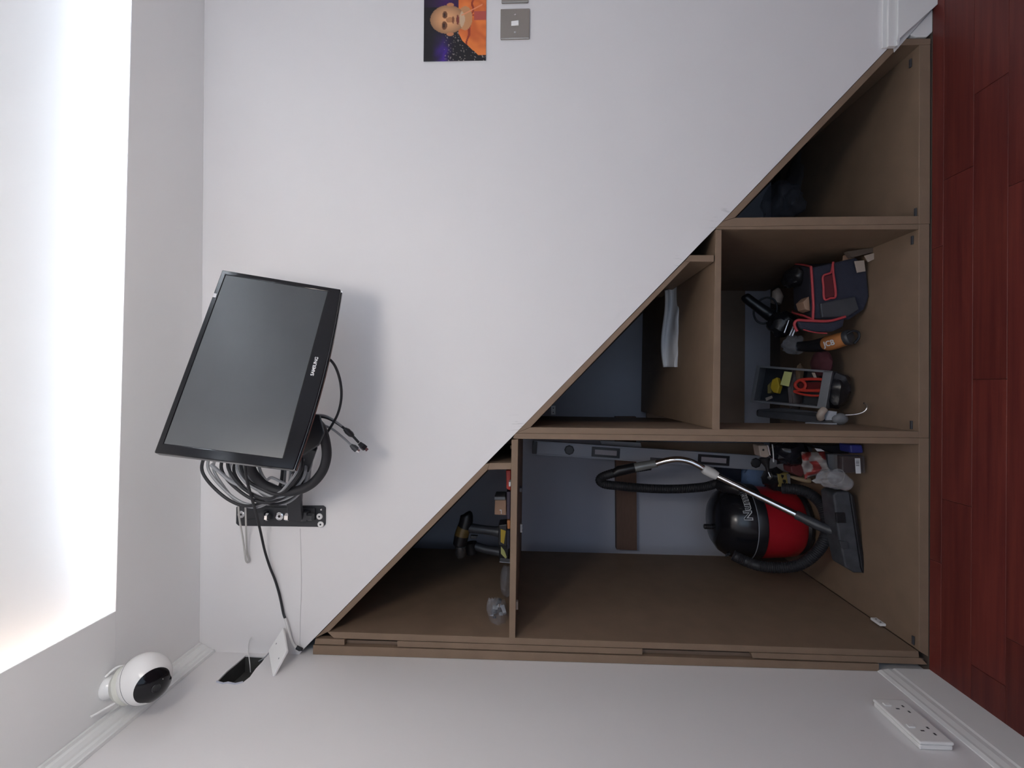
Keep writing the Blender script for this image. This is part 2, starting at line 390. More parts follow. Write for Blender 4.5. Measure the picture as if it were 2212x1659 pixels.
bb.poly([Vector((RX, -0.007, zt2-0.012)), Vector((pl[2].x, -0.007, zt2-0.012)), Vector((pl[2].x, -0.007, zt2)), Vector((RX, -0.007, zt2))], (0, 0.0065, 0))
struct('baseboard_back', bb, m_gloss, bevel=0.002)
struct('baseboard_right', run(bprof, (RX-0.0005, FY, 0), (RX-0.0005, -0.02, 0), (-1, 0, 0)), m_gloss)
# floor: screed with laminate strips laid along the wall
floor = struct('floor', MB().box(-0.06, RX+0.06, FY-0.1, BY, -0.06, -0.010), m_soffit)
SW = 0.0975
rows = []; yb = 0.0; ye = -0.042
while yb > FY:
    rows.append((yb, max(ye, FY))); yb = ye; ye = ye-SW
strip_me = {}
ri = random.Random(3)
for k, (a, b) in enumerate(rows):
    cuts = [0.0]; L = 0.9
    x = {3: 1.3324-1.1, 2: 0.8624-0.75}.get(k, ri.uniform(0.2, 0.8)); step = {3: 1.1, 2: 0.75}.get(k, L)
    while x < RX-0.1: cuts.append(x); x += step
    cuts.append(RX)
    for i in range(len(cuts)-1):
        x0, x1 = cuts[i]+0.0004, cuts[i+1]-0.0004
        mb = MB().box(x0, x1, b+0.0005, a-0.0003, -0.0098, 0.0)
        me = link('laminate_strip', mb, m_floor, Vector((x0, b, 0)), bevel=0.0008, seg=1)
        me.location = Vector((x0, b, 0))-ROOT[floor.name]; me.parent = floor
struct('cupboard_subfloor', MB().box(0.0, RX, 0.002, BY, -0.0098, -0.001), m_soffit, floor)

# pendant lamp (above and behind the camera)
lamp = thing('pendant_lamp', 'white paper globe lamp hanging from the ceiling in the middle of the room', 'lamp', LAMP)
part('globe', MB().lathe([(.13*math.sin(math.pi*(.06+.88*i/20)), .13*math.cos(math.pi*(.06+.88*i/20))) for i in range(21)], LAMP, (0, 0, 1), 32), mat('lit_paper', (.9, .9, .9), .6, emit=((1.0, .92, .84, 1), LAMP_POWER)), lamp, smooth=True)
part('flex', MB().tube([Vector(LAMP)+Vector((0, 0, .128)), Vector((LAMP[0], LAMP[1], CEIL-.031))], .003, 8), m_wplast, lamp)
part('ceiling_rose', MB().lathe([(.03, -.03), (.045, -.012), (.048, -.0005)], (LAMP[0], LAMP[1], CEIL), (0, 0, 1), 24), m_wplast, lamp)
# LED tape lying on the border shelf, hidden from below
m_led2 = mat('warm_led_tape', (0.9, 0.9, 0.9), 0.5, emit=((1.0, 0.80, 0.66, 1), LED_POWER*0.22))
m_led = mat('led_tape', (0.9, 0.9, 0.9), 0.5, emit=((0.80, 0.89, 1, 1), LED_POWER))
for wl, bx in (('back', (0.36, 2.0, -0.115, -0.095)), ('right', (RX-0.115, RX-0.095, FY+0.35, -0.40)), ('front', (0.40, RX-0.35, FY+0.095, FY+0.115)), ('left', (0.055, 0.075, FY+0.35, -0.30))):
    single('led_strip', MB().box(*bx, zt+0.0005, zt+0.006), m_led2 if wl == 'left' else m_led, 'white glowing light strip lying hidden on top of the %s ceiling border' % wl, 'light strip', 'light strips on the ceiling border')

# ================================================================== UNDER-STAIRS CUPBOARD (three board carcasses)
D = 0.80
def board(name, pts, parent, y0=0.001, y1=D, m=m_mdf, label=None):
    return part(name, front(pts, y0, y1), m, parent, label, bevel=0.0008, seg=1)
def bracket(parent, c, ax, ay, an, L=0.026, w=0.014, m=None, holes=True):
    """small hinge plate: plate with two dark screw holes"""
    mb = MB().obox(Vector(c), ax, ay, an, (-L/2, L/2, -w/2, w/2, 0, 0.008))
    o = part('hinge_plate', mb, m or m_wplast, parent, 'small pale hinge plate', bevel=0.001, seg=1)
    if holes:
        for t in (-0.25, 0.22): part('screw_hole', MB().lathe([(0.0027, 0.0081), (0.0027, 0.0089)], Vector(c)+ax*L*t, an, 10), m_blk, o)
    return o
# ---- left unit
LU = thing('cupboard_unit', 'large bare board cupboard unit against the left wall holding the vacuum cleaner', 'cupboard', W(1998, 1180, 0.001), 'under-stairs cupboard units')
board('side_panel', [(706, 1364.5), (1984, 1407), (1986, 1420.5), (721, 1379)], LU)
o_ = front([(690, 1380.5), (2000, 1422), (2004, 1436), (679, 1392)], 0.022, 0.40); part('backing_strip', o_, m_mdfd, LU)
for pts in ([(681, 1379.8), (744, 1381.3), (744, 1393.8), (679, 1391.8)], [(858, 1384.8), (1388, 1402), (1388, 1414.6), (858, 1397.5)], [(1622, 1409.8), (1990, 1421.5), (2004, 1436), (1626, 1422)]):
    board('filler_block', pts, LU, 0.001, 0.0215)
lxz = lambda px, py: [W(px, py, 0)]
ws = [W(676, 1394, 0), W(1899, 1434.5, 0)]
part('scribe_strip', MB().poly([ws[0], ws[1], Vector((LX+.0008, ws[1].y, ws[1].z)), Vector((LX+.0008, ws[0].y, ws[0].z))], (0, 0.02, 0)), m_mdf, LU, bevel=0.0008, seg=1)
board('shelf', [(1105, 950), (1119.3, 948.5), (1113, 1379), (1099.5, 1378.5)], LU, 0.0012, 0.80)
board('divider_panel', [(1113, 936), (1108, 946.7), (1119.5, 948), (1985, 959.5), (1985, 946), (1128, 936)], LU, 0.001, 0.28, label='right side board of the large unit')
board('base_panel', [(1985, 946.3), (2007, 946.3), (2006, 1419), (1985.5, 1406.5)], LU, 0.001, 0.83)
board('sloping_panel', [(681, 1378.5), (1049, 1001.6), (1057.5, 1001), (1053, 1015), (712, 1363)], LU, 0.001, 0.5)
board('short_upright', [(1057.7, 1000.5), (1104.5, 999.8), (1104, 1014), (1053.2, 1014.8)], LU, 0.001, 0.5)
bracket(LU, W(1122.5, 1056, .23), Y, X, -Z, .04, .014, m_grey, False)
o_ = W(1120.5, 1180, .12); bracket(LU, (o_.x, .33, o_.z+.0005), X, Y, -Z, .03, .014)
bracket(LU, (W(1113, 1322, .0).x, .05, W(1113, 1330, 0).z+.001), X, Y, -Z, .026, .013, m_beige, False)
p_ = WX(1901, 1346, .0795); bracket(LU, (p_.x, p_.y, p_.z+.006), Y, Z, X, .045, .02)
sl = lambda par, px, py: part('cam_slot', MB().box(*(lambda p: (p.x-.004, p.x+.004, p.y-.012, p.y+.012))(WZ(px, py, W(1985, py, 0).z)), W(1985, py, 0).z+.0005, W(1985, py, 0).z+.004), m_dgrey, par, 'small dark base fixing')
def slot(par, px, py):
    zt_ = W(1985, py, 0).z; p = WZ(px, py, zt_)
    part('base_fixing', MB().box(p.x-.0125, p.x+.0125, p.y-.004, p.y+.004, zt_+.0005, zt_+.004), m_dgrey, par, 'small dark base fixing', bevel=0.0005, seg=1)
slot(LU, 1974, 1383)
part('screw', MB().lathe([(.004, 0), (.006, .003), (.003, .005)], W(1105, 966, .03), (0, 0, 1), 12), m_steel, LU, 'bright screw head')

# ---- middle unit
MU = thing('cupboard_unit', 'middle board cupboard unit with one shelf above the tool bag', 'cupboard', W(1998, 715, 0.001), 'under-stairs cupboard units')
board('divider_panel', [(1146, 923), (1985, 931.8), (1985, 945.6), (1128.5, 935.7), (1113.5, 935.7)], MU, 0.001, 0.28, label='left side board of the middle unit')
board('divider_panel', [(1146, 924), (1555, 930.5), (1555, 945), (1140, 938)], MU, 0.2802, 0.97, m=m_mdf)
board('side_panel', [(1549, 490), (1985, 484), (1985, 495.5), (1559, 495.5), (1545.5, 495)], MU, 0.001, 0.97)
board('shelf', [(1546.3, 496), (1559, 496), (1555, 930), (1538.5, 926.5)], MU, 0.0012, 0.99)
board('base_panel', [(1985, 484), (2008, 484), (2007, 945.8), (1985, 945.8)], MU, 0.001, 0.83)
board('sloping_panel', [(1114, 935.5), (1478, 564.8), (1491, 564.8), (1146, 922.8)], MU, 0.001, 0.6)
board('short_upright', [(1491, 551), (1542.5, 551), (1542, 565.5), (1478.5, 564.6)], MU, 0.001, 0.6)
q0, q1 = W(1609, 930, .985), W(1560, 460, .985)
part('back_rail', MB().box(.66, 1.32, .965, .985, W(1609, 760, .965).z, W(1535, 760, 0).z-.03), m_mdfd, MU)
bracket(MU, W(1195, 889.5, .84)+Vector((.008, 0, 0)), X, Z, -Y, .042, .021)
slot(MU, 1972, 519); slot(MU, 1970, 918)
# ---- right unit
RU = thing('cupboard_unit', 'low triangular board cupboard unit at the foot of the stairs holding a dim dust sheet', 'cupboard', W(1998, 290, 0.001), 'under-stairs cupboard units')
board('side_panel', [(1588, 470), (1985, 466.5), (1985, 483.5), (1549, 489.7), (1560, 479)], RU, 0.001, 0.97)
board('base_panel', [(1986, 97), (2010, 96), (2009, 483.5), (1985, 483.5)], RU, 0.001, 0.83)
board('sloping_panel', [(1561, 478.3), (1926, 97.5), (1944, 98.5), (1588, 469.6)], RU, 0.001, 0.6)
board('end_panel', [(1944, 83), (2011, 83), (2010, 95.5), (1945, 97.8), (1928, 97)], RU, 0.001, 0.6)
slot(RU, 1979, 459); slot(RU, 1968, 137)
# white offcut of skirting pushed into the gap at the foot of the slope
single('skirting_offcut', front([(1966, 74), (2015, 18), (2022, 22), (2022, 62), (2004, 79), (1980, 80)], 0.003, 0.02), m_gloss, 'white skirting offcut tucked in the gap under the foot of the slope', 'offcut', bevel=0.003)
# timber rail and loose board seen at the back of the large unit
single('timber_rail', front([(1330, 900), (1374, 900), (1376, 1189), (1332, 1187)], 0.955, 0.995), m_rail, 'dark brown timber rail fixed across the white wall behind the vacuum hose', 'rail')
single('board_offcut', front([(1384, 955), (1650, 958), (1650, 992), (1384, 985)], 0.90, 0.918), m_mdf, 'brown board offcut standing behind the grey spirit level', 'board')

# ================================================================== TELEVISION on its swivel bracket
TO = Vector((0.68891854, -0.46918963, 1.96786577)); tx = Vector((0.92105184, 0.38326131, -0.06909609)); ty = Vector((-0.1391632, 0.15819897, -0.97755137)); tn = Vector((-0.36372669, 0.90999113, 0.19904533))
TW, TH = 0.4705, 0.2896
def TP(u, v, d=0.0): return TO+tx*u+ty*v+tn*d
def curve_bottom(u): t = u/TW*2-1; return TH+0.011*(1-t*t)
tv = thing('television', 'black flat screen television tilted on its wall bracket, cables dangling behind it', 'television', TP(TW/2, TH, .03))
N_ = 16
outer = [(0, 0), (TW, 0)]+[(TW*(1-i/N_), curve_bottom(TW*(1-i/N_))) for i in range(N_+1)]
u0, u1, v0, v1 = 0.0225, 0.4585, 0.0118, 0.2595
def bezel():
    mb = MB(); n = 14; O, I = [], []
    def side(o0, o1, i0, i1, bottom=False):
        for k in range(n):
            t = k/n; u, v = o0[0]+(o1[0]-o0[0])*t, o0[1]+(o1[1]-o0[1])*t
            O.append((u, curve_bottom(u) if bottom else v)); I.append((i0[0]+(i1[0]-i0[0])*t, i0[1]+(i1[1]-i0[1])*t))
    side((0, 0), (TW, 0), (u0, v0), (u1, v0)); side((TW, 0), (TW, TH), (u1, v0), (u1, v1))
    side((TW, TH), (0, TH), (u1, v1), (u0, v1), True); side((0, TH), (0, 0), (u0, v1), (u0, v0))
    m_ = len(O); L = [[TP(a, b_, d) for a, b_ in Q] for Q, d in ((O, 0), (I, 0), (I, .022), (O, .022))]
    for l in L: mb.v += l
    for j in range(4):
        for i in range(m_):
            a_, b_ = j*m_+i, j*m_+(i+1) % m_; c_, d_ = ((j+1) % 4)*m_+(i+1) % m_, ((j+1) % 4)*m_+i
            mb.f.append((a_, b_, c_, d_))
    return mb
part('bezel', bezel(), m_piano, tv, bevel=0.002)
m_screen = mat('screen_glass', (0.040, 0.044, 0.049), 0.30, vary=0.3, scale=6, spec=0.7)
part('screen', MB().obox(TO, tx, ty, tn, (u0, u1, v0, v1, 0.0015, 0.008)), m_screen, tv)
trim = MB()
bl = [TP(TW*i/N_, curve_bottom(TW*i/N_)+.0022, 0.012) for i in range(N_+1)]
trim.tube(bl, 0.0022, 6)
part('bottom_trim', trim, m_steel, tv, 'thin silver trim along the lower edge')
bh = MB().loft([[TP(.012+a*(TW-.024), .008+b*(TH-.012), .0225) for a, b in ((0, 0), (1, 0), (1, 1), (0, 1))], [TP(.04+a*(TW-.08), .03+b*(TH-.06), .045) for a, b in ((0, 0), (1, 0), (1, 1), (0, 1))], [TP(.09+a*(TW-.18), .06+b*(TH-.11), .062) for a, b in ((0, 0), (1, 0), (1, 1), (0, 1))]])
part('rear_housing', bh, m_blk, tv, bevel=0.004)
part('lettering', text_mb('SAMSUNG', 0.0108, TP(.2255, .2795, -.0006), tx, -ty, .0006, .00025), m_text, tv, 'silver maker name under the screen')
part('sticker', MB().obox(TO, tx, ty, tn, (.391, .402, .001, .008, -.0006, -.0001)), m_text, tv, 'small white sticker on the top edge')
# wall bracket
wbk = thing('tv_wall_bracket', 'black steel wall bracket with silver screws holding the television', 'bracket', W(606, 1115, 0))
plate = [(514, 1091.5), (698, 1092.5), (703, 1097), (702.5, 1133), (697, 1138.5), (515, 1136), (509.5, 1131), (510, 1096)]
part('wall_plate', front(plate, -0.0055, -0.0006), m_blkm, wbk, bevel=0.0012)
part('plate_channel', front([(520, 1096), (680, 1098), (680, 1124), (520, 1122)], -0.012, -0.0056), m_blkm, wbk, bevel=0.002)
def disc(px, py, y, r, h, m, hole=0.35, name='screw'):
    c = W(px, py, y); o = part(name, MB().lathe([(r, 0), (r, h*.5), (r*.72, h), (r*hole, h*.8)], c, (0, -1, 0), 20), m, wbk, 'round silver screw and washer')
    part('screw_socket', MB().lathe([(r*hole*.9, h*.82), (r*hole*.9, h*.9)], c, (0, -1, 0), 12), m_blk, o)
disc(521.5, 1111, -.0125, .011, .004, m_steel); disc(604, 1115, -.0125, .0125, .004, m_steel); disc(690.5, 1115.5, -.0057, .0095, .004, m_wplast); disc(693, 1132.5, -.0057, .0095, .004, m_wplast)
part('rivet', MB().lathe([(.0035, 0), (.002, .002)], W(694, 1101, -.0057), (0, -1, 0), 12), m_steel, wbk)
part('pivot_pin', MB().tube([W(616, 1116.5, -.03), W(672, 1118, -.03)], .0065, 14), m_blkm, wbk)
part('pivot_pin', MB().tube([W(566, 1116, -.03), W(584, 1116.2, -.03)], .0065, 14), m_blkm, wbk)
for a, b, mm in ((568, 574, m_blkm), (574.5, 580, m_steel), (617, 625, m_steel), (660, 676, m_blkm)):
    part('pivot_nut', MB().tube([W(a, 1116.5, -.03), W(b, 1117, -.03)], .0115, 6), mm, wbk)
for a in (564, 656): part('pivot_lug', front([(a-6, 1108), (a+6, 1108), (a+6, 1126), (a-6, 1126)], -.040, -.0122), m_blkm, wbk)
# arm: from the pin towards the television's back
arm = MB()
A0, A1, A2 = W(641, 1121, -.03), W(637, 1066, -.10), W(668, 965, -.22)
def strap(mb, pts, hw, th):
    ls = []
    for i, p in enumerate(pts):
        t = (pts[min(i+1, len(pts)-1)]-pts[max(i-1, 0)]).normalized(); n = t.cross(Z).normalized(); w = n.cross(t).normalized()
        ls.append([p+w*hw+n*th, p-w*hw+n*th, p-w*hw-n*th, p+w*hw-n*th])
    return mb.loft(ls)
strap(arm, cr([A0, A1, A2], 5), .0205, .008)
part('arm', arm, m_blkm, wbk, bevel=0.002)
tb = TP(.16, .20, .066)
part('swivel_head', MB().loft([[W(a, b, y) for a, b in ((672, 893), (692, 896), (702, 935), (690, 962), (655, 985), (640, 960))] for y in (-.285, -.20)]), m_blk, wbk, bevel=0.004)
part('mount_plate', MB().obox(TO, tx, ty, tn, (.10, .22, .10, .24, .0635, .068)), m_blkm, wbk, bevel=.001)
part('head_link', MB().tube([tb, W(668, 945, -.24)], .012, 10), m_blk, wbk)
# thick black sleeve curving out of the bracket
hp = [(676, 905, -.24), (694, 925, -.235), (704, 960, -.225), (705, 990, -.215), (695, 1020, -.20), (672, 1046, -.19), (640, 1060, -.185), (605, 1061, -.19), (575, 1050, -.20), (552, 1030, -.215), (540, 1008, -.235), (535, 985, -.25)]
single('cable_sleeve', MB().tube(cr(Wp(hp), 8), .0125, 14), m_rub, 'thick black cable sleeve looping below the television corner', 'cable sleeve', smooth=True)
# ---- coiled cables: two coils with every loop its own part
def coil(label, m, specs, r):
    rt = thing('cable_coil', label, 'cable', W(555, 1085, -.16), 'cable coils behind the television')
    for s_ in specs: part('loop', MB().tube(cr(Wp(s_), 7, True), r, 6, closed=True), m, rt, smooth=True)
    return rt
def lp(l, b, rr, y, dy=0.04, k=0):           # loop from left reach, bottom reach, right reach
    return [(l+22, 968+k, y-.01), (l, 1003+k, y), (l+13, 1036+k, y), ((l*.62+rr*.38)-10, b-14, y+.01), ((l+rr)/2+12, b, y+.015), (rr-28, b-18, y+.01), (rr-4, b-56, y), (rr-12, 965, y+dy), ((l+rr)/2, 945, y+dy)]
coil('black coaxial cable coiled up behind the lower corner of the television', m_rub, [lp(436, 1093, 612, -.165, k=3), lp(478, 1086, 650, -.18), lp(492, 1078, 640, -.20, k=-4), lp(505, 1089, 662, -.15, k=6), lp(520, 1068, 655, -.22)], .0042)
coil('grey network cable coiled up behind the lower corner of the television', m_gcord, [lp(449, 1091, 630, -.155, k=-3), lp(461, 1096, 618, -.145, k=2), lp(496, 1083, 668, -.17, k=8), lp(512, 1074, 664, -.19), lp(531, 1087, 672, -.135, k=5), lp(522, 1066, 648, -.215), lp(548, 1060, 676, -.165, k=-2), lp(560, 1046, 660, -.2)], .0039)
part_tails = MB().tube(cr(Wp([(455, 1003, -.19), (475, 1020, -.185), (500, 1040, -.18), (540, 1060, -.17)]), 6), .005, 8)
single('grey_cable', part_tails, m_gcord, 'thick grey cable crossing behind the cable loops near the ceiling', 'cable', smooth=True)
m_pcord = mat('pale_grey_cable_jacket', (0.50, 0.49, 0.47), 0.5)
single('grey_cable', MB().tube(cr(Wp([(515, 1092, -.10), (517, 1120, -.07), (524, 1160, -.045), (529, 1195, -.03), (531, 1210, -.022), (535, 1215, -.014), (538, 1209, -.011), (534, 1195, -.013), (532, 1160, -.03), (531, 1120, -.055), (530, 1090, -.09)]), 6), .0028, 8), m_pcord, 'thin grey cable hanging in a narrow loop left of the wall bracket', 'cable', smooth=True)
single('power_cable', MB().tube(cr(Wp([(528, 985, -.29), (532, 1030, -.27), (542, 1070, -.20), (552, 1105, -.13), (562, 1145, -.07), (572, 1190, -.035), (583, 1225, -.018), (593, 1250, -.010), (601, 1275, -.008), (607, 1300, -.007), (612, 1325, -.008), (616, 1336, -.012)]), 6), .0036, 8), m_rub, 'black power cable running from the television down to the hanging white plate', 'cable', smooth=True)
single('white_cable', MB().tube(cr(Wp([(616, 1335, -.012), (622, 1356, -.013), (629, 1382, -.012), (638, 1397, -.010), (648, 1402, -.008)]), 6), .0042, 8), m_cord, 'short white cable dropping behind the loose face plate', 'cable', smooth=True)
single('painted_cord', MB().tube(cr(Wp([(648, 1142, -.0011), (649.5, 1200, -.0011), (650.5, 1260, -.0011), (649, 1320, -.0011), (647, 1392, -.0011)]), 6), .0013, 6), m_wall, 'thin painted cord running down the wall under the bracket', 'cord', smooth=True)
single('black_plug', MB().tube(Wp([(640, 1398, -.014), (648, 1402, -.012), (654, 1403, -.011)]), [.006, .0065, .004], 10), m_blk, 'tiny black connector in the corner where the slope starts', 'plug', smooth=True)
# cables hanging below the set
hd = thing('hdmi_cable', 'black video cable with a bulge and plug hanging below the television', 'cable', W(787, 970, -.15))
part('cord', MB().tube(cr(Wp([(675, 905, -.21), (690, 900, -.20), (712, 905, -.19), (738, 921, -.175), (760, 940, -.16), (775, 956, -.15)]), 6), .0036, 8), m_rub, hd, smooth=True)
part('ferrite', MB().tube(Wp([(744, 926, -.173), (750, 931, -.17), (758, 938, -.163), (763, 942, -.16)]), [.005, .0082, .0082, .005], 10), m_blk, hd, smooth=True)
part('plug', MB().tube(Wp([(776, 957, -.15), (783, 964, -.147), (789, 969, -.144)]), [.006, .0095, .0095], 4), m_blk, hd)
part('plug_tip', MB().tube(Wp([(789, 969, -.144), (793, 973, -.142)]), .006, 4), m_steel, hd)
vg = thing('grey_lead', 'grey video lead with a grey plug hanging beside the black video cable', 'cable', W(770, 972, -.16))
part('cord', MB().tube(cr(Wp([(680, 912, -.22), (698, 918, -.20), (718, 927, -.19), (735, 940, -.18), (752, 955, -.17), (760, 963, -.165)]), 6), .0032, 8), m_gcord, vg, smooth=True)
part('plug', MB().tube(Wp([(757, 961, -.166), (764, 966, -.163), (771, 972, -.16)]), [.004, .008, .008], 8), m_dgrey, vg, smooth=True)
part('plug_tip', MB().tube(Wp([(771, 972, -.16), (776, 975, -.158)]), .005, 6), m_steel, vg)
single('grey_lead', MB().tube(cr(Wp([(675, 897, -.22), (690, 896, -.21), (705, 899, -.205), (722, 908, -.20), (738, 920, -.178)]), 6), .0028, 8), m_gcord, 'short grey lead lying along the black video cable', 'cable', smooth=True)
single('aerial_lead', MB().tube(cr(Wp([(700, 770, -.30), (716, 780, -.285), (728, 800, -.27), (736, 830, -.25), (737, 862, -.23), (730, 893, -.215), (716, 920, -.20), (700, 944, -.19), (690, 958, -.19)]), 6), .0034, 8), m_rub, 'black lead bowing out below the middle of the television', 'cable', smooth=True)

# ---- left wall: loose plate, hole wires
fp = thing('face_plate', 'white blank face plate hanging loose from the hole in the left wall', 'face plate', WX(592, 1462, .06))
fa, fb, fc, fd = WX(586, 1403, .030), WX(616, 1357, .050), W(624.5, 1406, -.045), WX(594.5, 1464, .048)
fb = W(616, 1357, .0-.012); fa = W(584, 1407, -.035); fd = W(594, 1463, -.115); fc = W(624, 1407, -.085)
nn = (fb-fa).cross(fd-fa).normalized()
if nn.x < 0: nn = -nn
part('plate', MB().poly([fa, fb, fc, fd], nn*.008), m_wplast, fp, bevel=.0025, seg=3)
for a, b in ((.2, .5), (.8, .5)):
    c = fa.lerp(fd, a).lerp(fb.lerp(fc, a), b)
    part('screw_hole', MB().lathe([(.0025, .0082), (.0015, .0086)], c, nn, 10), m_grey, fp)
for k in range(3):
    c = fa.lerp(fd, .18+.22*k)-nn*.009
    part('terminal', MB().obox(c, (fd-fa).normalized(), (fb-fa).normalized(), nn, (-.005, .005, .002, .012, -.004, .0085)), m_dgrey if k else m_grey, fp, bevel=.001, seg=1)
single('loose_wire', MB().tube(cr([WX(541, 1452, -.02), WX(540, 1438, .0), WX(538, 1420, .016), WX(536, 1402, .022), W(539, 1383, -.012), W(543, 1377, -.008)], 6), .0012, 6), m_cord, 'thin pale wire curling out of the hole in the left wall', 'wire', smooth=True)
single('loose_wire', MB().tube(cr([WX(556, 1430, -.01), WX(568, 1423, .012), WX(578, 1414, .024), W(588, 1400, -.038)+Vector((0, 0, 0))], 6), .0022, 6), m_gcord, 'grey twin wire joining the wall hole to the loose plate', 'wire', smooth=True)

# ---- security camera under the ceiling border
sc_o = WZ(232, 1484, zb); sc_o.z = zb
cc = thing('security_camera', 'white round security camera with a black lens face under the ceiling', 'security camera', sc_o)
part('mount_base', MB().lathe([(.027, -.0005), (.028, -.006), (.024, -.014), (.020, -.022), (.018, -.036)], sc_o, (0, 0, 1), 32), m_wplast, cc, smooth=True)
ball = WZ(313, 1465, zb-.088)
axis = (sc_o-Vector((0, 0, .03))-ball).normalized()
part('neck', MB().lathe([(.042, .036), (.045, .047), (.034, .062), (.014, .070)], ball, axis, 28), mat('cream_plastic', (.62, .62, .56), .4), cc, smooth=True)
RB = .057
part('body', MB().lathe([(RB*math.sin(t), RB*math.cos(t)) for t in [math.pi*(.02+.96*i/24) for i in range(25)]], ball, axis, 40), m_wplast, cc, smooth=True)
part('seam_ring', MB().tube([ball+(axis.orthogonal().normalized()*math.cos(t)+axis.cross(axis.orthogonal().normalized())*math.sin(t))*RB*.985*math.cos(.35)+axis*RB*math.sin(.35) for t in [2*math.pi*i/40 for i in range(40)]], .0012, 6, closed=True), m_grey, cc)
camd = (CAM-ball).normalized()
fdir = (camd*.77-UP*.47-RT*.42).normalized()
fu = (-UP*.75-RT*.55); fu = (fu-fdir*fu.dot(fdir)).normalized(); fv = fdir.cross(fu)
def face_patch(u, v):                        # round dark lens face that flares towards the chin, with pinched shoulders
    a = (u*2-1)*math.pi
    rr = .76-.09*math.exp(-((abs(a)-1.1)/.28)**2)+.22*math.exp(-(a/.75)**2)
    th = rr*v; d = fdir*math.cos(th)+(fu*math.cos(a)+fv*math.sin(a))*math.sin(th)
    return ball+d*(RB+.0012)
part('lens_face', MB().grid(face_patch, 40, 8), m_piano, cc, smooth=True)
part('lens', MB().lathe([(.010, .0015), (.0085, .004), (.006, .0025)], ball+(fdir*RB), fdir, 24), m_blk, cc, smooth=True)
part('led', MB().lathe([(.0012, 0), (.0006, .0012)], ball+(fdir*math.cos(.35)+fv*math.sin(.35))*(RB+.0014), fdir, 8), m_steel, cc)
single('camera_cable', MB().tube(cr([sc_o+Vector((.03, -.01, -.003)), sc_o+Vector((.045, .01, -.022)), sc_o+Vector((.02, .035, -.04)), sc_o+Vector((-.02, .02, -.045)), sc_o+Vector((-.035, -.02, -.02)), sc_o+Vector((-.04, -.05, -.003))], 8), .0028, 8), m_wplast, 'white cable wound round the neck of the security camera', 'cable', smooth=True)

# ---- double socket on the left wall
q = [WX(1884, 1525, LX), WX(2055, 1624, LX)]
so = thing('wall_socket', 'white double power socket on the left wall above the skirting', 'socket', (LX, -.23, .172))
ys, ye_, z0s, z1s = (q[1].y, q[0].y, q[1].z-.008, q[0].z)
part('back_box', MB().box(LX+.0005, LX+.012, ys+.002, ye_-.002, z0s+.002, z1s-.002), m_wplast, so, bevel=.003)
fpn = part('front_plate', MB().box(LX+.0121, LX+.020, ys, ye_, z0s, z1s), m_wplast, so, bevel=.0045, seg=3)
for yc in (ye_-.041, ys+.039):
    part('rocker', MB().box(LX+.0201, LX+.0235, yc-.010+.018, yc+.002+.018, z1s-.027, z1s-.011), m_gloss, so, bevel=.001, seg=1)
    for dy, dz, w_, h_ in ((0, z1s-.036, .004, .008), (-.011, z1s-.056, .007, .0045), (.011, z1s-.056, .007, .0045)):
        part('pin_slot', MB().box(LX+.0201, LX+.0206, yc+dy-w_/2, yc+dy+w_/2, dz-h_/2, dz+h_/2), m_dgrey, so)

# ---- light switches and printed portrait on the back wall
def switch(label, x0, y0, x1, y1, rocker):
    a, b = W(x0, y1, 0), W(x1, y0, 0)        # a: upright top-left, b: bottom-right
    rt = thing('light_switch', label, 'light switch', ((a.x+b.x)/2, -.001, b.z), 'brushed metal light switches')
    part('plate', MB().box(a.x, b.x, -.0065, -.0006, b.z, a.z), m_nickel, rt, bevel=.0022)
    c = Vector(((a.x+b.x)/2, -.0065, (a.z+b.z)/2))
    part('rocker', MB().loft([[c+Vector((-.0075, 0, -.0115)), c+Vector((.0075, 0, -.0115)), c+Vector((.0075, 0, .0115)), c+Vector((-.0075, 0, .0115))], [c+Vector((-.007, -.005, -.011)), c+Vector((.007, -.005, -.011)), c+Vector((.007, -.0015, .011)), c+Vector((-.007, -.0015, .011))]]), m_wplast, rt, 'white rocker', bevel=.0008, seg=1)
    for s_ in (-1, 1):
        k = part('screw', MB().lathe([(.0035, 0), (.0028, .0014)], c+Vector((s_*.0265, 0, 0)), (0, -1, 0), 14), m_steel, rt)
        part('screw_slot', MB().box(c.x+s_*.0265-.003, c.x+s_*.0265+.003, c.y-.0017, c.y-.0013, c.z-.0004, c.z+.0004), m_blk, k)
switch('square brushed metal light switch whole in view beside the portrait', 1081, 21, 1144.5, 87.5, True)
switch('square brushed metal light switch cut off by the top edge of the photo', 1083.5, -56, 1142, 9.5, True)
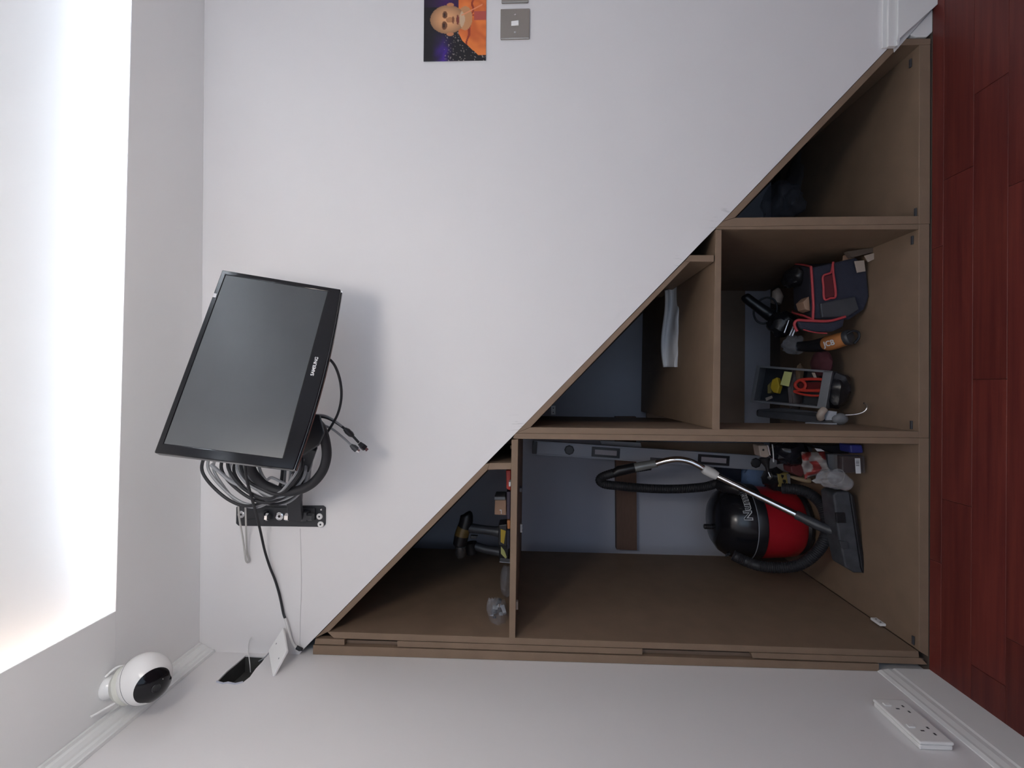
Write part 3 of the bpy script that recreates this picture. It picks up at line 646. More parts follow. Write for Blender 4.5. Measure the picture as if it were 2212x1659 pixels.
# portrait: a man in orange cloth against purple and black, printed on card
pa, pb = W(915, 133.5, -.003), W(1051, -62, -.003)
PW, PH = pb.x-pa.x, pa.z-pb.z
def portrait_col(co):
    u = (co.x+PW/2)*1000/1.393; v = (PH-co.z)*1000/1.393     # photo-size units: u right from the left edge, v down
    def el(cx_, cy_, rx_, ry_): return ((u-cx_)/rx_)**2+((v-cy_)/ry_)**2
    nz = noise.noise(Vector((u*.06, v*.06, 3))); n2 = noise.noise(Vector((u*.3, v*.3, 9)))
    c = (10+8*n2, 7, 18)
    g = max(0, 1-abs(v-42-10*nz)/26.0)*max(0, min(1, (75-u)/55.0)); c = (c[0]+55*g, c[1]+18*g, c[2]+120*g)
    if u > 118: g2 = max(0, 1-abs(v-50)/60); c = (c[0]+50*g2, c[1], c[2]+70*g2)
    if n2 > .42 and 45 < v < 135 and u < 75: c = (150, 140, 135)
    neck = 78
    robe_top = 75+abs(u-100)*.18
    if v > 72 and u > 10:                     # shoulders and robe
        edge = 10+max(0, (128-v))*1.05 if v < 132 else 10
        if u > 12+max(0, 120-v)*.9 and v > 76+max(0, 60-u)*.55:
            f = .5+.5*math.sin((u*.09+v*.05)+2*nz); c = (205+28*f, 98+30*f, 45+14*f)
            if abs((v-98)-.14*(u-60)-5*nz) < 2.2: c = (150, 52, 34)
            if abs((u-95)-.25*(v-90)) < 2.0 and v > 96: c = (176, 66, 38)
            if u > 88 and v > 110 and u < 108: c = (180, 80, 70)
    if el(93, 90, 26, 16) < 1: c = (196, 140, 96)
    e = el(91, 52, 31, 38)
    if e < 1:
        sh = 1-.35*e; c = (214*sh+12, 158*sh+8, 112*sh+6)
        if el(78, 45, 9.5, 6) < 1 or el(101, 46, 8, 5.5) < 1: c = (112, 70, 46)
        if el(78, 44, 5, 2.2) < 1 or el(101, 45, 4.4, 2.1) < 1: c = (52, 30, 26)
        if el(90, 57, 6, 9) < 1: c = (184, 126, 84)
        if el(90, 64, 8, 2.6) < 1: c = (132, 80, 54)
        if el(90, 74, 11, 3) < 1: c = (128, 62, 52)
        if el(91, 84, 18, 6) < 1 and v > 78: c = (200, 170, 140)
    if el(59, 58, 4, 8) < 1 or el(123, 58, 4, 8) < 1: c = (190, 124, 84)
    if abs(u-(98+(v-80)*.5)) < 1.2 and 82 < v < 128: c = (232, 150, 110)
    return S(*c)
pt = thing('portrait_print', 'glossy printed portrait of a person in orange cloth on a purple background', 'picture', ((pa.x+pb.x)/2, -.001, pb.z))
part('card', MB().box(pa.x, pb.x, -.0024, -.0006, pb.z, pa.z), m_paper, pt, bevel=.0006, seg=1)
og = part('print', MB().grid(lambda u, v: (pa.x+PW*u, -.0028-.0012*(1-u)**4*v, pb.z+PH*v), 150, 105), m_print, pt)
colour_mesh(og, portrait_col)

# ================================================================== VACUUM CLEANER (large unit)
VB = Vector((.270, .655, .027))
vac = thing('vacuum_cleaner', 'red and black canister vacuum cleaner with its hose looped round it on the cupboard base', 'vacuum cleaner', VB)
part('base', MB().lathe([(.118, 0.004), (.130, .012), (.132, .024), (.126, .034)], VB, n=44), m_blk, vac, smooth=True)
part('drum', MB().lathe([(.126, .034), (.138, .050), (.143, .095), (.147, .170), (.149, .198)], VB, n=48), m_red, vac, smooth=True)
part('rim_band', MB().lathe([(.149, .198), (.156, .202), (.157, .234), (.154, .240)], VB, n=48), m_blk, vac, smooth=True)
hood = [(.155, .2402), (.155, .250), (.150, .282), (.140, .315), (.120, .345), (.090, .365), (.05, .376), (.001, .379)]
part('hood', MB().lathe(hood, VB, n=52), mat('gloss_black_plastic', (.010, .010, .013), .2), vac, smooth=True)
part('rim_line', MB().tube([VB+Vector((.1565*math.cos(t), .1565*math.sin(t), .2405)) for t in [2*math.pi*i/56 for i in range(56)]], .0016, 6, closed=True), m_alu, vac, smooth=True)
def hood_r(z):
    for (r0, z0), (r1, z1) in zip(hood, hood[1:]):
        if z0 <= z <= z1: return r0+(r1-r0)*(z-z0)/(z1-z0)
    return hood[0][0]
cd = math.atan2(CAM.y-VB.y, CAM.x-VB.x)
def hood_warp(a0, z0):
    def f(co):
        z = z0+co.y*.82; r = hood_r(z)+.0006+.0004*(co.z > 0); a = a0+co.x/.15
        return VB+Vector((r*math.cos(a), r*math.sin(a), z))
    return f
ta = cd+.02
ol = part('lettering', text_mb('Numatic', .050, (0, 0, 0), X, Y, .001, .0027, hood_warp(ta, .262)), m_text, vac, 'white outlined maker name curving round the hood')
part('lettering_fill', text_mb('Numatic', .050, (0, 0, 0), X, Y, .001, .0001, lambda co: VB+(hood_warp(ta, .262)(co)-VB)*1.0045), m_blk, ol)
part('switch_knob', MB().lathe([(.011, -.004), (.011, .026), (.008, .030)], VB+Vector((-.02, -.02, .379)), n=16), m_blk, vac, bevel=.001)
part('hood_latch', MB().obox(VB+Vector((hood_r(.325)*math.cos(cd-1.35), hood_r(.325)*math.sin(cd-1.35), .322)), Vector((math.cos(cd-1.35), math.sin(cd-1.35), .5)).normalized(), Vector((-math.sin(cd-1.35), math.cos(cd-1.35), 0)), Vector((-.4, 0, 1)).normalized(), (-.006, .010, -.014, .014, -.008, .008)), m_blk, vac, bevel=.002)
part('hose_inlet', MB().tube(Wp([(1553, 1048, .60), (1575, 1052, .56), (1598, 1056, .54)]), [.022, .026, .026], 14), m_blk, vac, smooth=True)
for a in (cd+.55, cd-.62): part('castor', MB().lathe([(.016, -.010), (.019, -.006), (.019, .006), (.016, .010)], VB+Vector((.112*math.cos(a), .112*math.sin(a), .0195)), (math.cos(a+1.57), math.sin(a+1.57), 0), 20), m_dgrey, vac)
def hose(pts, r, n=9, pitch=.006):
    P = cr(Wp(pts), n); out = [P[0]]
    for a, b in zip(P, P[1:]):
        k = max(1, int((b-a).length/(pitch/2)))
        for j in range(1, k+1): out.append(a.lerp(b, j/k))
    return MB().tube(out, [r*(1+(.05 if i % 2 else -.04)) for i in range(len(out))], 14)
part('floor_hose', hose([(1583, 1199, .47), (1612, 1213, .45), (1640, 1222, .43), (1680, 1226, .41), (1724, 1221, .385), (1760, 1197, .362), (1782, 1163, .350), (1785, 1120, .362), (1769, 1083, .39), (1734, 1060, .42), (1690, 1055, .46)], .0200), m_rub, vac, smooth=True)
part('hose', hose([(1405, 1006, .62), (1372, 1011, .62), (1345, 1017, .62), (1318, 1024, .625), (1300, 1031, .63), (1296, 1039, .635), (1306, 1046, .64), (1330, 1049, .645), (1370, 1053, .65), (1420, 1056, .65), (1470, 1056, .65), (1520, 1052, .64), (1550, 1045, .63), (1568, 1050, .62)], .0185), m_rub, vac, smooth=True)
part('hose_cuff', MB().tube(Wp([(1326, 1023, .618), (1336, 1017, .615), (1372, 1009, .612)]), [.017, .021, .019], 16), m_blk, vac, smooth=True)
part('taped_cuff', MB().tube(Wp([(1371, 1010, .605), (1395, 1005, .60), (1419, 1001, .596)]), [.0185, .0175, .0165], 16), m_tape, vac, 'cuff wrapped in silver tape', smooth=True)
part('bent_tube', MB().tube(cr(Wp([(1418, 1001, .59), (1440, 995, .575), (1464, 992, .56), (1488, 996, .55), (1510, 1006, .54), (1528, 1017, .535)]), 6), .0125, 16), m_chrome, vac, smooth=True)
part('tube_collar', MB().tube(Wp([(1519, 1012, .5345), (1524, 1015, .533), (1540, 1023, .53), (1549, 1028, .527)]), [.017, .020, .020, .016], 18), m_grey if False else m_wplast, vac, 'pale grey tube collar', smooth=True)
part('wand', MB().tube(Wp([(1545, 1026, .53), (1725, 1114, .38)]), .0125, 16), m_chrome, vac, smooth=True)
part('wand_end', MB().tube(cr(Wp([(1720, 1112, .385), (1745, 1124, .36), (1772, 1137, .335), (1795, 1146, .31), (1815, 1151, .295)]), 4), [.0165]*4+[.018]*4+[.017]*4+[.016]*5, 14), m_dgrey, vac, 'dusty black lower tube', smooth=True)
# floor head
fh = part('floor_head', front([(1800, 1068), (1808, 1062), (1835, 1062), (1842, 1070), (1868, 1228), (1866, 1238), (1846, 1238), (1826, 1226), (1812, 1160)], .255, .335), mat('dusty_black_plastic', (.055, .058, .068), .5, vary=.6, scale=35), vac, bevel=.006, seg=3)
part('head_lip', front([(1836, 1064), (1845, 1072), (1871, 1232), (1866, 1240), (1861, 1228)], .247, .345), m_blk, fh, bevel=.003)
part('pedal', front([(1813, 1168), (1832, 1171), (1834, 1186), (1818, 1185)], .246, .256), m_dgrey, fh, bevel=.002)
part('pedal', front([(1806, 1108), (1826, 1108), (1828, 1130), (1808, 1130)], .247, .256), m_blk, fh, bevel=.002)
part('swivel_neck', MB().tube(Wp([(1806, 1150, .30), (1826, 1150, .285)]), .021, 16), m_dgrey, fh, smooth=True)

# ---- spirit level leaning at the back
LV = .80
lv = thing('spirit_level', 'long grey aluminium spirit level leaning upright beside the divider', 'spirit level', W(1715, 1010, LV))
la, lb = W(1153, 966, LV), W(1717, 1005, LV-.05)
lx = (lb-la).normalized(); LL = (lb-la).length; ln = lx.cross(X).normalized()
if ln.y > 0: ln = -ln
lw = ln.cross(lx).normalized()
if lw.x < 0: lw = -lw                        # lw points right (towards the divider)
hw = .0285
part('bar', MB().obox(la, lx, lw, ln, (0, LL, -hw, hw, -.011, .011)), m_alu, lv, bevel=.001)
for s_ in (-1, 1): part('flange', MB().obox(la, lx, lw, ln, (.0, LL, s_*hw-.003, s_*hw+.003, -.0125, .0125)), m_alu, lv, bevel=.0008, seg=1)
part('end_cap', MB().obox(la, lx, lw, ln, (-.006, .016, -hw-.001, hw+.001, -.0135, .0135)), m_dgrey, lv, bevel=.003)
def along(px): return (W(px, 980, LV)-la).dot(lx)
m_vial = mat('vial_clear', (.40, .38, .42), .15)
for a, b in ((1277, 1337), (1502, 1568)):
    s0, s1 = along(a), along(b)
    o = part('vial_frame', MB().obox(la, lx, lw, ln, (s0, s1, -.022, .022, .0112, .015)), m_blk, lv, bevel=.001)
    part('vial_window', MB().obox(la, lx, lw, ln, (s0+.014, s1-.014, -.011, .011, .0151, .0158)), m_vial, o)
for c_ in (1229, 1623):
    o = part('round_vial', MB().lathe([(.0225, .0112), (.0225, .0145), (.020, .0155)], la+lx*along(c_), ln, 8), m_blk, lv)
    part('vial_window', MB().lathe([(.0175, .0156), (.0165, .0162)], la+lx*along(c_), ln, 16), m_dgrey, o)
part('hand_hole', MB().obox(la, lx, lw, ln, (along(1402), along(1430), -.028, -.008, .0112, .0118)), m_dgrey, lv)
single('taped_sign', front([(1296, 952), (1384, 956), (1386, 966), (1300, 962)], .86, .872), m_paper, 'white packet with shiny tape behind the top of the spirit level', 'packet', bevel=.002)

# ---- clutter beside the divider in the large unit
def slab(name, pts, y0, y1, m, label, cat, bevel=.004, group=None): return single(name, front(pts, y0, y1), m, label, cat, group, bevel=bevel)
js = thing('jigsaw', 'beige tool block with a black spindle hanging by the divider above the tools', 'tool', W(1668, 1000, .36))
part('housing', front([(1638, 962), (1661, 962), (1664, 984), (1656, 989), (1642, 986)], .34, .39), m_beige, js, bevel=.004)
part('screw_hole', MB().lathe([(.004, 0), (.0035, .001)], W(1649, 972, .3395), (0, -1, 0), 12), m_blk, js)
part('chuck', MB().tube(Wp([(1652, 989, .36), (1653, 998, .36), (1657, 1008, .36), (1659, 1022, .36)]), [.020, .015, .008, .005], 10), m_blk, js, smooth=True)
part('bit', MB().tube(Wp([(1658, 1016, .358), (1664, 1030, .355)]), .0028, 8), m_steel, js)
part('clip', front([(1658, 962), (1661, 962), (1666, 984), (1663, 984)], .325, .338), m_steel, js, bevel=.001)
bg = thing('black_bag', 'glossy black plastic bag stuffed beside the divider', 'bag', W(1745, 990, .34))
part('bag', MB().blob(W(1704, 978, .37), (.042, .055, .068), 4, .35, 2.4), mat('shiny_black_film', (.016, .016, .022), .18, bump=.6, bscale=45), bg, smooth=True)
part('seam', MB().tube(cr(Wp([(1668, 960, .31), (1670, 975, .305), (1671, 998, .31)]), 4), .002, 6), m_paper, bg)
bt = thing('spray_bottle', 'dark bottle with a brown band standing behind the red and white packet', 'bottle', W(1745, 968, .40))
part('body', MB().tube(Wp([(1713, 966, .455), (1750, 968, .44)]), [.030, .032], 18), m_dgrey, bt, smooth=True)
part('band', MB().tube(Wp([(1717, 966, .4535), (1730, 967, .449)]), .0335, 18), mat('brown_label', (.16, .075, .06), .5), bt, smooth=True)
rw = thing('screw_packet', 'crumpled red and white plastic packet spilling beside the divider', 'packet', W(1790, 1000, .27))
def rw_pt(u, v):
    px = 1738+u*52-8*(1-v); py = 976+v*44+(1-u)*v*14
    return W(px, py, .27+.035*noise.noise(Vector((u*3, v*3, 1)))-.03*math.sin(math.pi*v))
o_ = part('wrapper', MB().grid(rw_pt, 26, 22), m_label, rw, smooth=True)
def rw_col(co):
    n = noise.noise(Vector((co.x*42, co.z*30+co.y*10, 2))); return S(140, 52, 50) if n > .10 else S(150, 145, 143)
colour_mesh(o_, rw_col)
sol = o_.modifiers.new('thickness', 'SOLIDIFY'); sol.thickness = .012; sol.offset = -1
slab('paper_tag', [(1760, 968), (1774, 970), (1782, 975), (1766, 975)], .25, .254, m_paper, 'white paper tag above the red and white packet', 'tag', .0008)
gb = thing('grey_box', 'flat dark grey box behind the bar coded packet', 'box', W(1818, 1010, .29))
part('box', front([(1788, 981), (1818, 982), (1818, 1021), (1790, 1018)], .27, .32), m_grey, gb, bevel=.003)
bp = thing('fuse_packet', 'clear blister packet with a white bar code label standing on the base', 'packet', W(1868, 1003, .20))
part('contents', front([(1819, 985), (1864, 985), (1865, 1020), (1820, 1021)], .205, .235), mat('dark_brown_plastic', (.035, .02, .018), .35, vary=.5, scale=40), bp, bevel=.003)
part('cover', front([(1816, 982.5), (1868, 984), (1870, 1023), (1818, 1023)], .198, .239), plastic_film('blister_film', (.4, .4, .45, 1), .08, .1), bp, bevel=.003)
o_ = part('label', front([(1847, 990), (1858, 990), (1860, 1023), (1849, 1023)], .1955, .1972), m_paper, bp, 'white bar code label', bevel=.0003, seg=1)
for k in range(7):
    t = 993+k*2.1+(k % 3)*.5; part('bar', front([(1849.2, t), (1856.2, t), (1856.2, t+.9+.5*(k % 2)), (1849.2, t+.9+.5*(k % 2))], .1948, .1954), m_grey, o_)
slab('blue_tin', [(1836, 960.5), (1863, 961), (1866, 979), (1838, 979)], .235, .30, m_blue, 'blue packet tucked against the divider above the bar coded packet', 'packet', .005)
slab('black_case', [(1755, 961), (1835, 961), (1835, 980), (1800, 980), (1760, 966)], .30, .38, m_blk, 'black case lying against the foot of the divider', 'case', .004)
single('clear_wrapper', MB().blob(W(1796, 1034, .24), (.030, .03, .045), 9, .5, 2.2), m_film2, 'crumpled clear wrapper lying above the vacuum floor head', 'wrapper', smooth=True)
single('clear_cup', MB().lathe([(.024, 0), (.025, .03), (.030, .055), (.027, .055), (.022, .004)], W(1822, 1046, .22)-Vector((0, 0, .01)), (.5, -.3, .8), 18), m_film2, 'small clear plastic cup beside the crumpled wrapper', 'cup', smooth=True)
br = thing('paint_brush', 'paint brush with dull yellow bristles and a pale wooden handle', 'brush', W(1752, 1038, .54))
part('bristles', front([(1680, 1024), (1704, 1021), (1706, 1050), (1682, 1052)], .555, .58), m_brist, br, bevel=.003)
part('handle', MB().tube(cr(Wp([(1704, 1028, .567), (1716, 1032, .557), (1732, 1036, .547), (1745, 1038, .537), (1752, 1038, .534)]), 4), [.004, .004, .005, .006, .007, .007, .008, .0085, .009, .0095, .010, .0105, .0105, .0105, .0105, .009, .004], 12), m_wood, br, smooth=True)
part('ferrule', front([(1700, 1024), (1707, 1025), (1708, 1047), (1703, 1048)], .552, .583), m_grey, br, bevel=.001)
single('blue_cloth', MB().blob(W(1628, 1032, .80), (.062, .05, .062), 12, .3, 1.8), m_bluec, 'pale blue cloth bundled behind the vacuum cleaner', 'cloth', smooth=True)
slab('navy_case', [(1558, 1008), (1602, 1010), (1602, 1042), (1560, 1040)], .78, .88, m_navy, 'dark navy case standing behind the chrome wand', 'case', .006)
single('dark_bundle', MB().blob(W(1672, 1034, .60), (.045, .05, .045), 5, .3), m_blk, 'black plastic bundle between the blue cloth and the paint brush', 'bundle', smooth=True)
slab('maroon_box', [(1708, 1008), (1730, 1000), (1742, 1020), (1730, 1030), (1710, 1020)], .36, .42, mat('maroon_card', (.10, .02, .022), .5), 'small maroon box between the black bag and the paint brush', 'box', .003)

# ================================================================== upper left shelf
sz = lambda py, y: W(1104, py, 0).z          # top of the shelf (nearly level)
ST = max(W(1105, 950, 0).z, W(1099.5, 1378, 0).z)+.0012
def on_shelf(px, py, y): p = W(px, py, y); return p
dr = thing('cordless_drill', 'yellow and black cordless drill standing on its battery on the upper shelf', 'drill', Vector((.33, .42, ST)))
DY = .42
part('motor_end', MB().tube(cr(Wp([(1006, 1108, DY), (1008, 1113, DY), (1007, 1126, DY), (1003, 1140, DY)]), 4), [.010, .016, .020, .023, .024, .025, .025, .026, .026, .026, .026, .026, .026], 18), m_blk, dr, smooth=True)
part('motor_housing', MB().tube(Wp([(1003, 1139, DY), (999, 1150, DY), (996, 1160, DY)]), [.0265, .027, .027], 18), mat('dull_yellow_plastic', (.16, .10, .03), .4, vary=.3, scale=40), dr, smooth=True)
part('gearbox', MB().tube(Wp([(997, 1157, DY), (993, 1176, DY), (994, 1177, DY)]), [.0275, .026, .02], 18), m_blk, dr, smooth=True)
part('chuck', MB().tube(Wp([(995, 1176, DY), (995, 1180, DY), (995, 1196, DY), (996, 1204, DY)]), [.016, .0215, .021, .013], 16), mat('dark_chuck_metal', (.20, .20, .21), .25, metal=.8), dr, smooth=True)
part('grip', MB().tube(cr(Wp([(1012, 1140, DY), (1035, 1143, DY), (1060, 1146, DY), (1080, 1149, DY)]), 3), [.019, .0185, .018, .0175, .017, .017, .0175, .018, .020, .022], 14), m_dgrey, dr, smooth=True)
part('trigger', front([(1016, 1157), (1032, 1158), (1028, 1164), (1016, 1164)], DY-.008, DY+.008), m_blk, dr, bevel=.002)
bz = W(1102, 1150, DY)
part('battery_pack', MB().poly([(p.x, DY-.04, p.z) for p in (W(1078, 1128, DY), W(1078, 1172, DY), W(1097, 1174, DY), W(1097, 1126, DY))], (0, .08, 0)), m_blk, dr, bevel=.004)
part('battery_side', MB().poly([(p.x, DY-.0425, p.z) for p in (W(1083, 1136, DY), W(1083, 1164, DY), W(1090, 1168, DY), W(1094, 1140, DY))], (0, .0024, 0)), m_yel, dr, bevel=.0008, seg=1)
im = thing('impact_driver', 'dark cordless driver half hidden behind the yellow and black drill', 'drill', Vector((.28, .52, ST)))
IY = .52
part('body', MB().tube(Wp([(1016, 1172, IY), (1020, 1196, IY)]), [.026, .022], 16), m_blk, im, smooth=True)
part('grip', MB().tube(Wp([(1020, 1178, IY), (1050, 1187, IY), (1080, 1192, IY)]), [.018, .017, .019], 12), m_dgrey, im, smooth=True)
part('battery_pack', front([(1078, 1176), (1078, 1212), (1099, 1214), (1099, 1176)], IY-.04, IY+.04), m_blk, im, bevel=.004)
part('battery_side', front([(1082, 1180), (1082, 1196), (1092, 1207), (1095, 1204), (1090, 1190)], IY-.0426, IY-.0402), m_lime, im, 'pale yellow battery flash', bevel=.0006, seg=1)
slab('red_tool_case', [(1093, 1016), (1104, 1016), (1103, 1060), (1094, 1056)], .18, .28, m_redp, 'orange red plastic case at the narrow end of the upper shelf', 'case', .003)
slab('white_label_box', [(1099, 1041), (1103.3, 1041), (1103.2, 1051), (1099, 1051)], .12, .16, m_paper, 'tiny white carton before the orange red case', 'box', .0008)
slab('dark_tool_case', [(1094, 1062), (1103, 1062), (1102, 1122), (1095, 1122)], .22, .36, mat('dusky_purple_plastic', (.05, .035, .06), .5), 'dark purple case under the pale pink box on the upper shelf', 'case', .003)
pk = thing('filter_box', 'pale pinkish box with a grey lid on the dark purple case', 'box', W(1091, 1093, .29))
part('carton', front([(1069, 1080), (1093.4, 1080), (1093.4, 1113), (1068, 1112)], .25, .33), m_card, pk, bevel=.003)
part('lid', front([(1068, 1073), (1091, 1073), (1092, 1080), (1067, 1080)], .246, .334), m_grey, pk, bevel=.002)
part('label', front([(1079, 1101), (1083.5, 1101), (1083.5, 1110), (1082, 1110), (1082, 1103), (1079, 1103)], .2485, .2497), m_text, pk)
slab('orange_tin', [(1095, 1124), (1102.5, 1124), (1102.2, 1143), (1096, 1143)], .24, .33, m_org, 'orange packet squeezed between the dark case and the drill battery', 'packet', .003)
slab('blue_roll', [(1094, 1145), (1102, 1145), (1101.5, 1185), (1096, 1188)], .25, .33, m_navy, 'dark navy pouch in front of the drill batteries', 'pouch', .004)
slab('steel_rule', [(1079, 1213), (1102, 1215.5), (1102, 1217), (1079, 1214.8)], .36, .40, m_alu, 'thin metal strip standing at the end of the drill batteries', 'metal strip', .0004)
single('plastic_bag', MB().blob(W(1092, 1256, .30), (.055, .05, .021), 3, .3, 2.2), m_film, 'flat clear plastic bag lying on the upper shelf past the drill', 'bag', smooth=True)
fb_ = thing('fittings_bag', 'clear plastic bag of grey cabinet fittings near the front of the upper shelf', 'bag', W(1101, 1328, .14))
rf = random.Random(11)
for k in range(14):
    p = W(1074+rf.uniform(-10, 20), 1302+k*5.0, .14+rf.uniform(-.025, .03)); a = rf.uniform(0, 3.1)
    p.z = max(p.z, ST+.014)
    o_ = part('hinge_fitting', MB().obox(p, Vector((math.cos(a), math.sin(a), .3)).normalized(), Vector((-math.sin(a), math.cos(a), 0)), Vector((-.3*math.cos(a), -.3*math.sin(a), 1)).normalized(), (-.014, .014, -.006, .006, -.006, .006)), (m_dgrey, m_steel, m_grey, m_alu)[k % 4], fb_, bevel=.001, seg=1)
part('film', MB().blob(W(1080, 1337, .13)+Vector((0, 0, .004)), (.068, .05, .03), 21, .32, 2.0), m_film, fb_, smooth=True)
part('film_corner', MB().blob(W(1062, 1312, .15), (.03, .02, .016), 23, .6, 2.5), m_film, fb_, smooth=True)

# ================================================================== middle unit shelf: folded paper
def sheet(u, v):
    px = 1437+v*42+5*math.sin(u*5+1)*(1-v)+(4*math.sin(u*11) if v > .5 else 0); py = 617+u*176+10*(1-v)*(1-u)-12*v*(1-u)
    return W(px, py, .42+.03*math.sin(v*6.0+u)-.03*v)
o_ = single('folded_sheet', MB().grid(sheet, 40, 16), m_paper, 'creased white folded sheet standing on the shelf of the middle unit', 'paper', smooth=True)
sol = o_.modifiers.new('thickness', 'SOLIDIFY'); sol.thickness = .010; sol.offset = 1
slab('glue_block', [(1462, 622), (1479, 622), (1480, 786), (1470, 788), (1464, 760)], .44, .50, m_card, 'narrow brown packet lying behind the folded white sheet', 'packet', .004)

# ================================================================== middle unit base: tool bag and tools
tbg = thing('tool_bag', 'open black tool bag with red edging and a red outlined pocket', 'bag', W(1878, 620, .22))
F = [(1752, 578), (1850, 556), (1872, 580), (1878, 640), (1868, 668), (1836, 690), (1756, 688)]
part('front_panel', front(F, .215, .235), m_navy, tbg, bevel=.006)
body = MB().loft([Wp([(1752, 580, .235), (1845, 566, .235), (1868, 585, .235), (1870, 650, .235), (1830, 688, .235), (1756, 688, .235)]), Wp([(1712, 572, .46), (1776, 568, .46), (1786, 585, .46), (1788, 640, .46), (1765, 665, .46), (1714, 670, .46)])])
part('body', body, m_navy, tbg, bevel=.006)
def trim_(pts, r=.0042, m=m_redt): part('edging', MB().tube(cr(Wp(pts), 5), r, 8), m, tbg, 'red edging', smooth=True)
trim_([(1752, 576, .212), (1755, 620, .210), (1757, 660, .210), (1756, 690, .211)])
trim_([(1800, 566, .211), (1797, 583, .209), (1793, 590, .208), (1778, 597, .208), (1779, 620, .208), (1781, 646, .208), (1794, 644, .208), (1805, 640, .208), (1803, 610, .208), (1800, 590, .208), (1799, 570, .210)], .0036)
part('pocket', front([(1779, 598), (1799, 592), (1804, 639), (1782, 645)], .209, .2148), mat('dark_red_fabric', (.10, .012, .018), .9), tbg, bevel=.002)
part('lower_pocket', front([(1772, 655), (1848, 640), (1856, 668), (1832, 684), (1776, 686)], .204, .2148), m_dgrey, tbg, bevel=.003)
side = [(1716, 690, .225), (1745, 692, .20), (1790, 693, .195), (1825, 684, .20)]
part('side_pocket', front([(1722, 692), (1745, 694), (1790, 695), (1826, 686), (1822, 706), (1800, 716), (1760, 717), (1730, 710)], .205, .235), m_navy, tbg, bevel=.006)
trim_([(1722, 716, .205), (1716, 702, .207), (1722, 692, .204), (1745, 692.5, .202), (1790, 693.5, .200), (1826, 684, .203)], .0045)
trim_([(1735, 712, .203), (1760, 718, .202), (1786, 720, .203)], .002)
trim_([(1756, 690, .213), (1735, 682, .26), (1714, 676, .36), (1712, 672, .46)], .0035)
trim_([(1752, 576, .213), (1735, 572, .30), (1714, 570, .46)], .003)
single('power_tool', MB().blob(W(1722, 600, .38)+Vector((0, 0, .01)), (.035, .06, .035), 8, .25), m_blk, 'black tool body bulging out of the open tool bag', 'tool', smooth=True)
slab('cardboard_sleeve', [(1735, 652), (1748, 640), (1751, 672), (1740, 668)], .25, .30, m_card, 'brown cardboard sleeve poking out of the open tool bag', 'card', .002)
for lab, pts, mm, y in (('pale paper tag hanging at the front corner of the tool bag', [(1846, 564), (1867, 562), (1870, 586), (1852, 589)], m_beige, .203), ('dusky scrap of paper behind the corner of the tool bag', [(1822, 552), (1836, 546), (1846, 556), (1842, 570), (1820, 572)], m_card, .24)):
    slab('paper_tag', pts, y, y+.004, mm, lab, 'tag', .0008)
slab('dark_lath', [(1830, 543), (1918, 530), (1920, 537), (1840, 556)], .20, .22, m_soffit, 'short dark lath lying along the right side of the cupboard by the tool bag', 'lath', .001)
slab('wood_scrap', [(1868, 552), (1906, 541), (1906, 552), (1876, 566)], .195, .20, m_beige, 'pale wood scrap on the base beside the tool bag', 'offcut', .001)
# corded tool behind
gr = thing('corded_tool', 'black corded power tool with its lead looped, standing behind the tool bag', 'tool', W(1730, 690, .5))
part('handle', MB().tube(cr(Wp([(1608, 638, .56), (1614, 645, .56), (1634, 660, .55), (1656, 676, .54), (1668, 684, .53)]), 3), [.012, .017, .019, .020, .020, .020, .021, .021, .022, .023, .024, .024, .022], 14), m_blk, gr, smooth=True)
part('lead', MB().tube(cr(Wp([(1678, 660, .52), (1670, 646, .53), (1652, 644, .54), (1634, 656, .55), (1628, 676, .55), (1634, 692, .54), (1648, 699, .53), (1664, 694, .52), (1676, 678, .52)]), 6, True), .0040, 8, closed=True), m_rub, gr, smooth=True)
part('motor', MB().blob(W(1690, 700, .48), (.050, .05, .055), 2, .22), m_blk, gr, smooth=True)
part('guide_bar', MB().tube(Wp([(1704, 692, .42), (1694, 719, .42)]), .0032, 8), m_steel, gr)
part('guide_bar', MB().tube(Wp([(1714, 705, .41), (1705, 725, .41)]), .0032, 8), m_steel, gr)
part('guide_clamp', MB().tube(Wp([(1717, 712, .405), (1711, 726, .405)]), .006, 8), m_steel, gr)
bo = thing('small_bottle', 'small pale bottle with a thin neck standing behind the tool bag', 'bottle', W(1690, 645, .56))
part('body', MB().tube(Wp([(1676, 655, .56), (1680, 640, .56), (1678, 630, .56), (1682, 624, .56)]), [.020, .022, .018, .008], 14), m_beige, bo, smooth=True)
part('spout', MB().tube(Wp([(1681, 622, .56), (1698, 620, .56)]), .003, 8), m_steel, bo)
# goggles / clear packet and orange multi tool
single('clear_packet', MB().blob(W(1714, 746, .42), (.036, .035, .036), 17, .45, 2.4), m_film, 'crumpled clear packet between the tool bag and the grey crate', 'packet', smooth=True)
jc = thing('multi_tool', 'orange and black hand tool with white lettering lying before the tool bag', 'tool', W(1850, 735, .24))
JP = cr(Wp([(1724, 748, .40), (1752, 748, .36), (1782, 743, .305), (1800, 739, .275), (1826, 731, .24), (1840, 727, .222)]), 4)
part('body', MB().tube(JP[:9], [.018, .018, .019, .020, .021, .022, .023, .024, .025], 16), m_blk, jc, smooth=True)
part('grip', MB().tube(JP[8:17], [.022, .0255, .026, .0262, .0262, .026, .0258, .025, .0245], 18), m_org, jc, smooth=True)
part('end_cap', MB().tube(JP[16:], [.025, .026, .0265, .024, .012], 18), m_dgrey, jc, smooth=True)
part('end_ring', MB().tube(cr(Wp([(1828, 722, .205), (1842, 715, .20), (1854, 718, .198), (1855, 730, .198), (1845, 742, .20)]), 5), .0042, 8), m_blk, jc, smooth=True)
ja = (W(1812, 732, .225)-W(1789, 739, .262)); jax = (W(1795, 736, .0)-W(1795, 738, 0)).normalized()
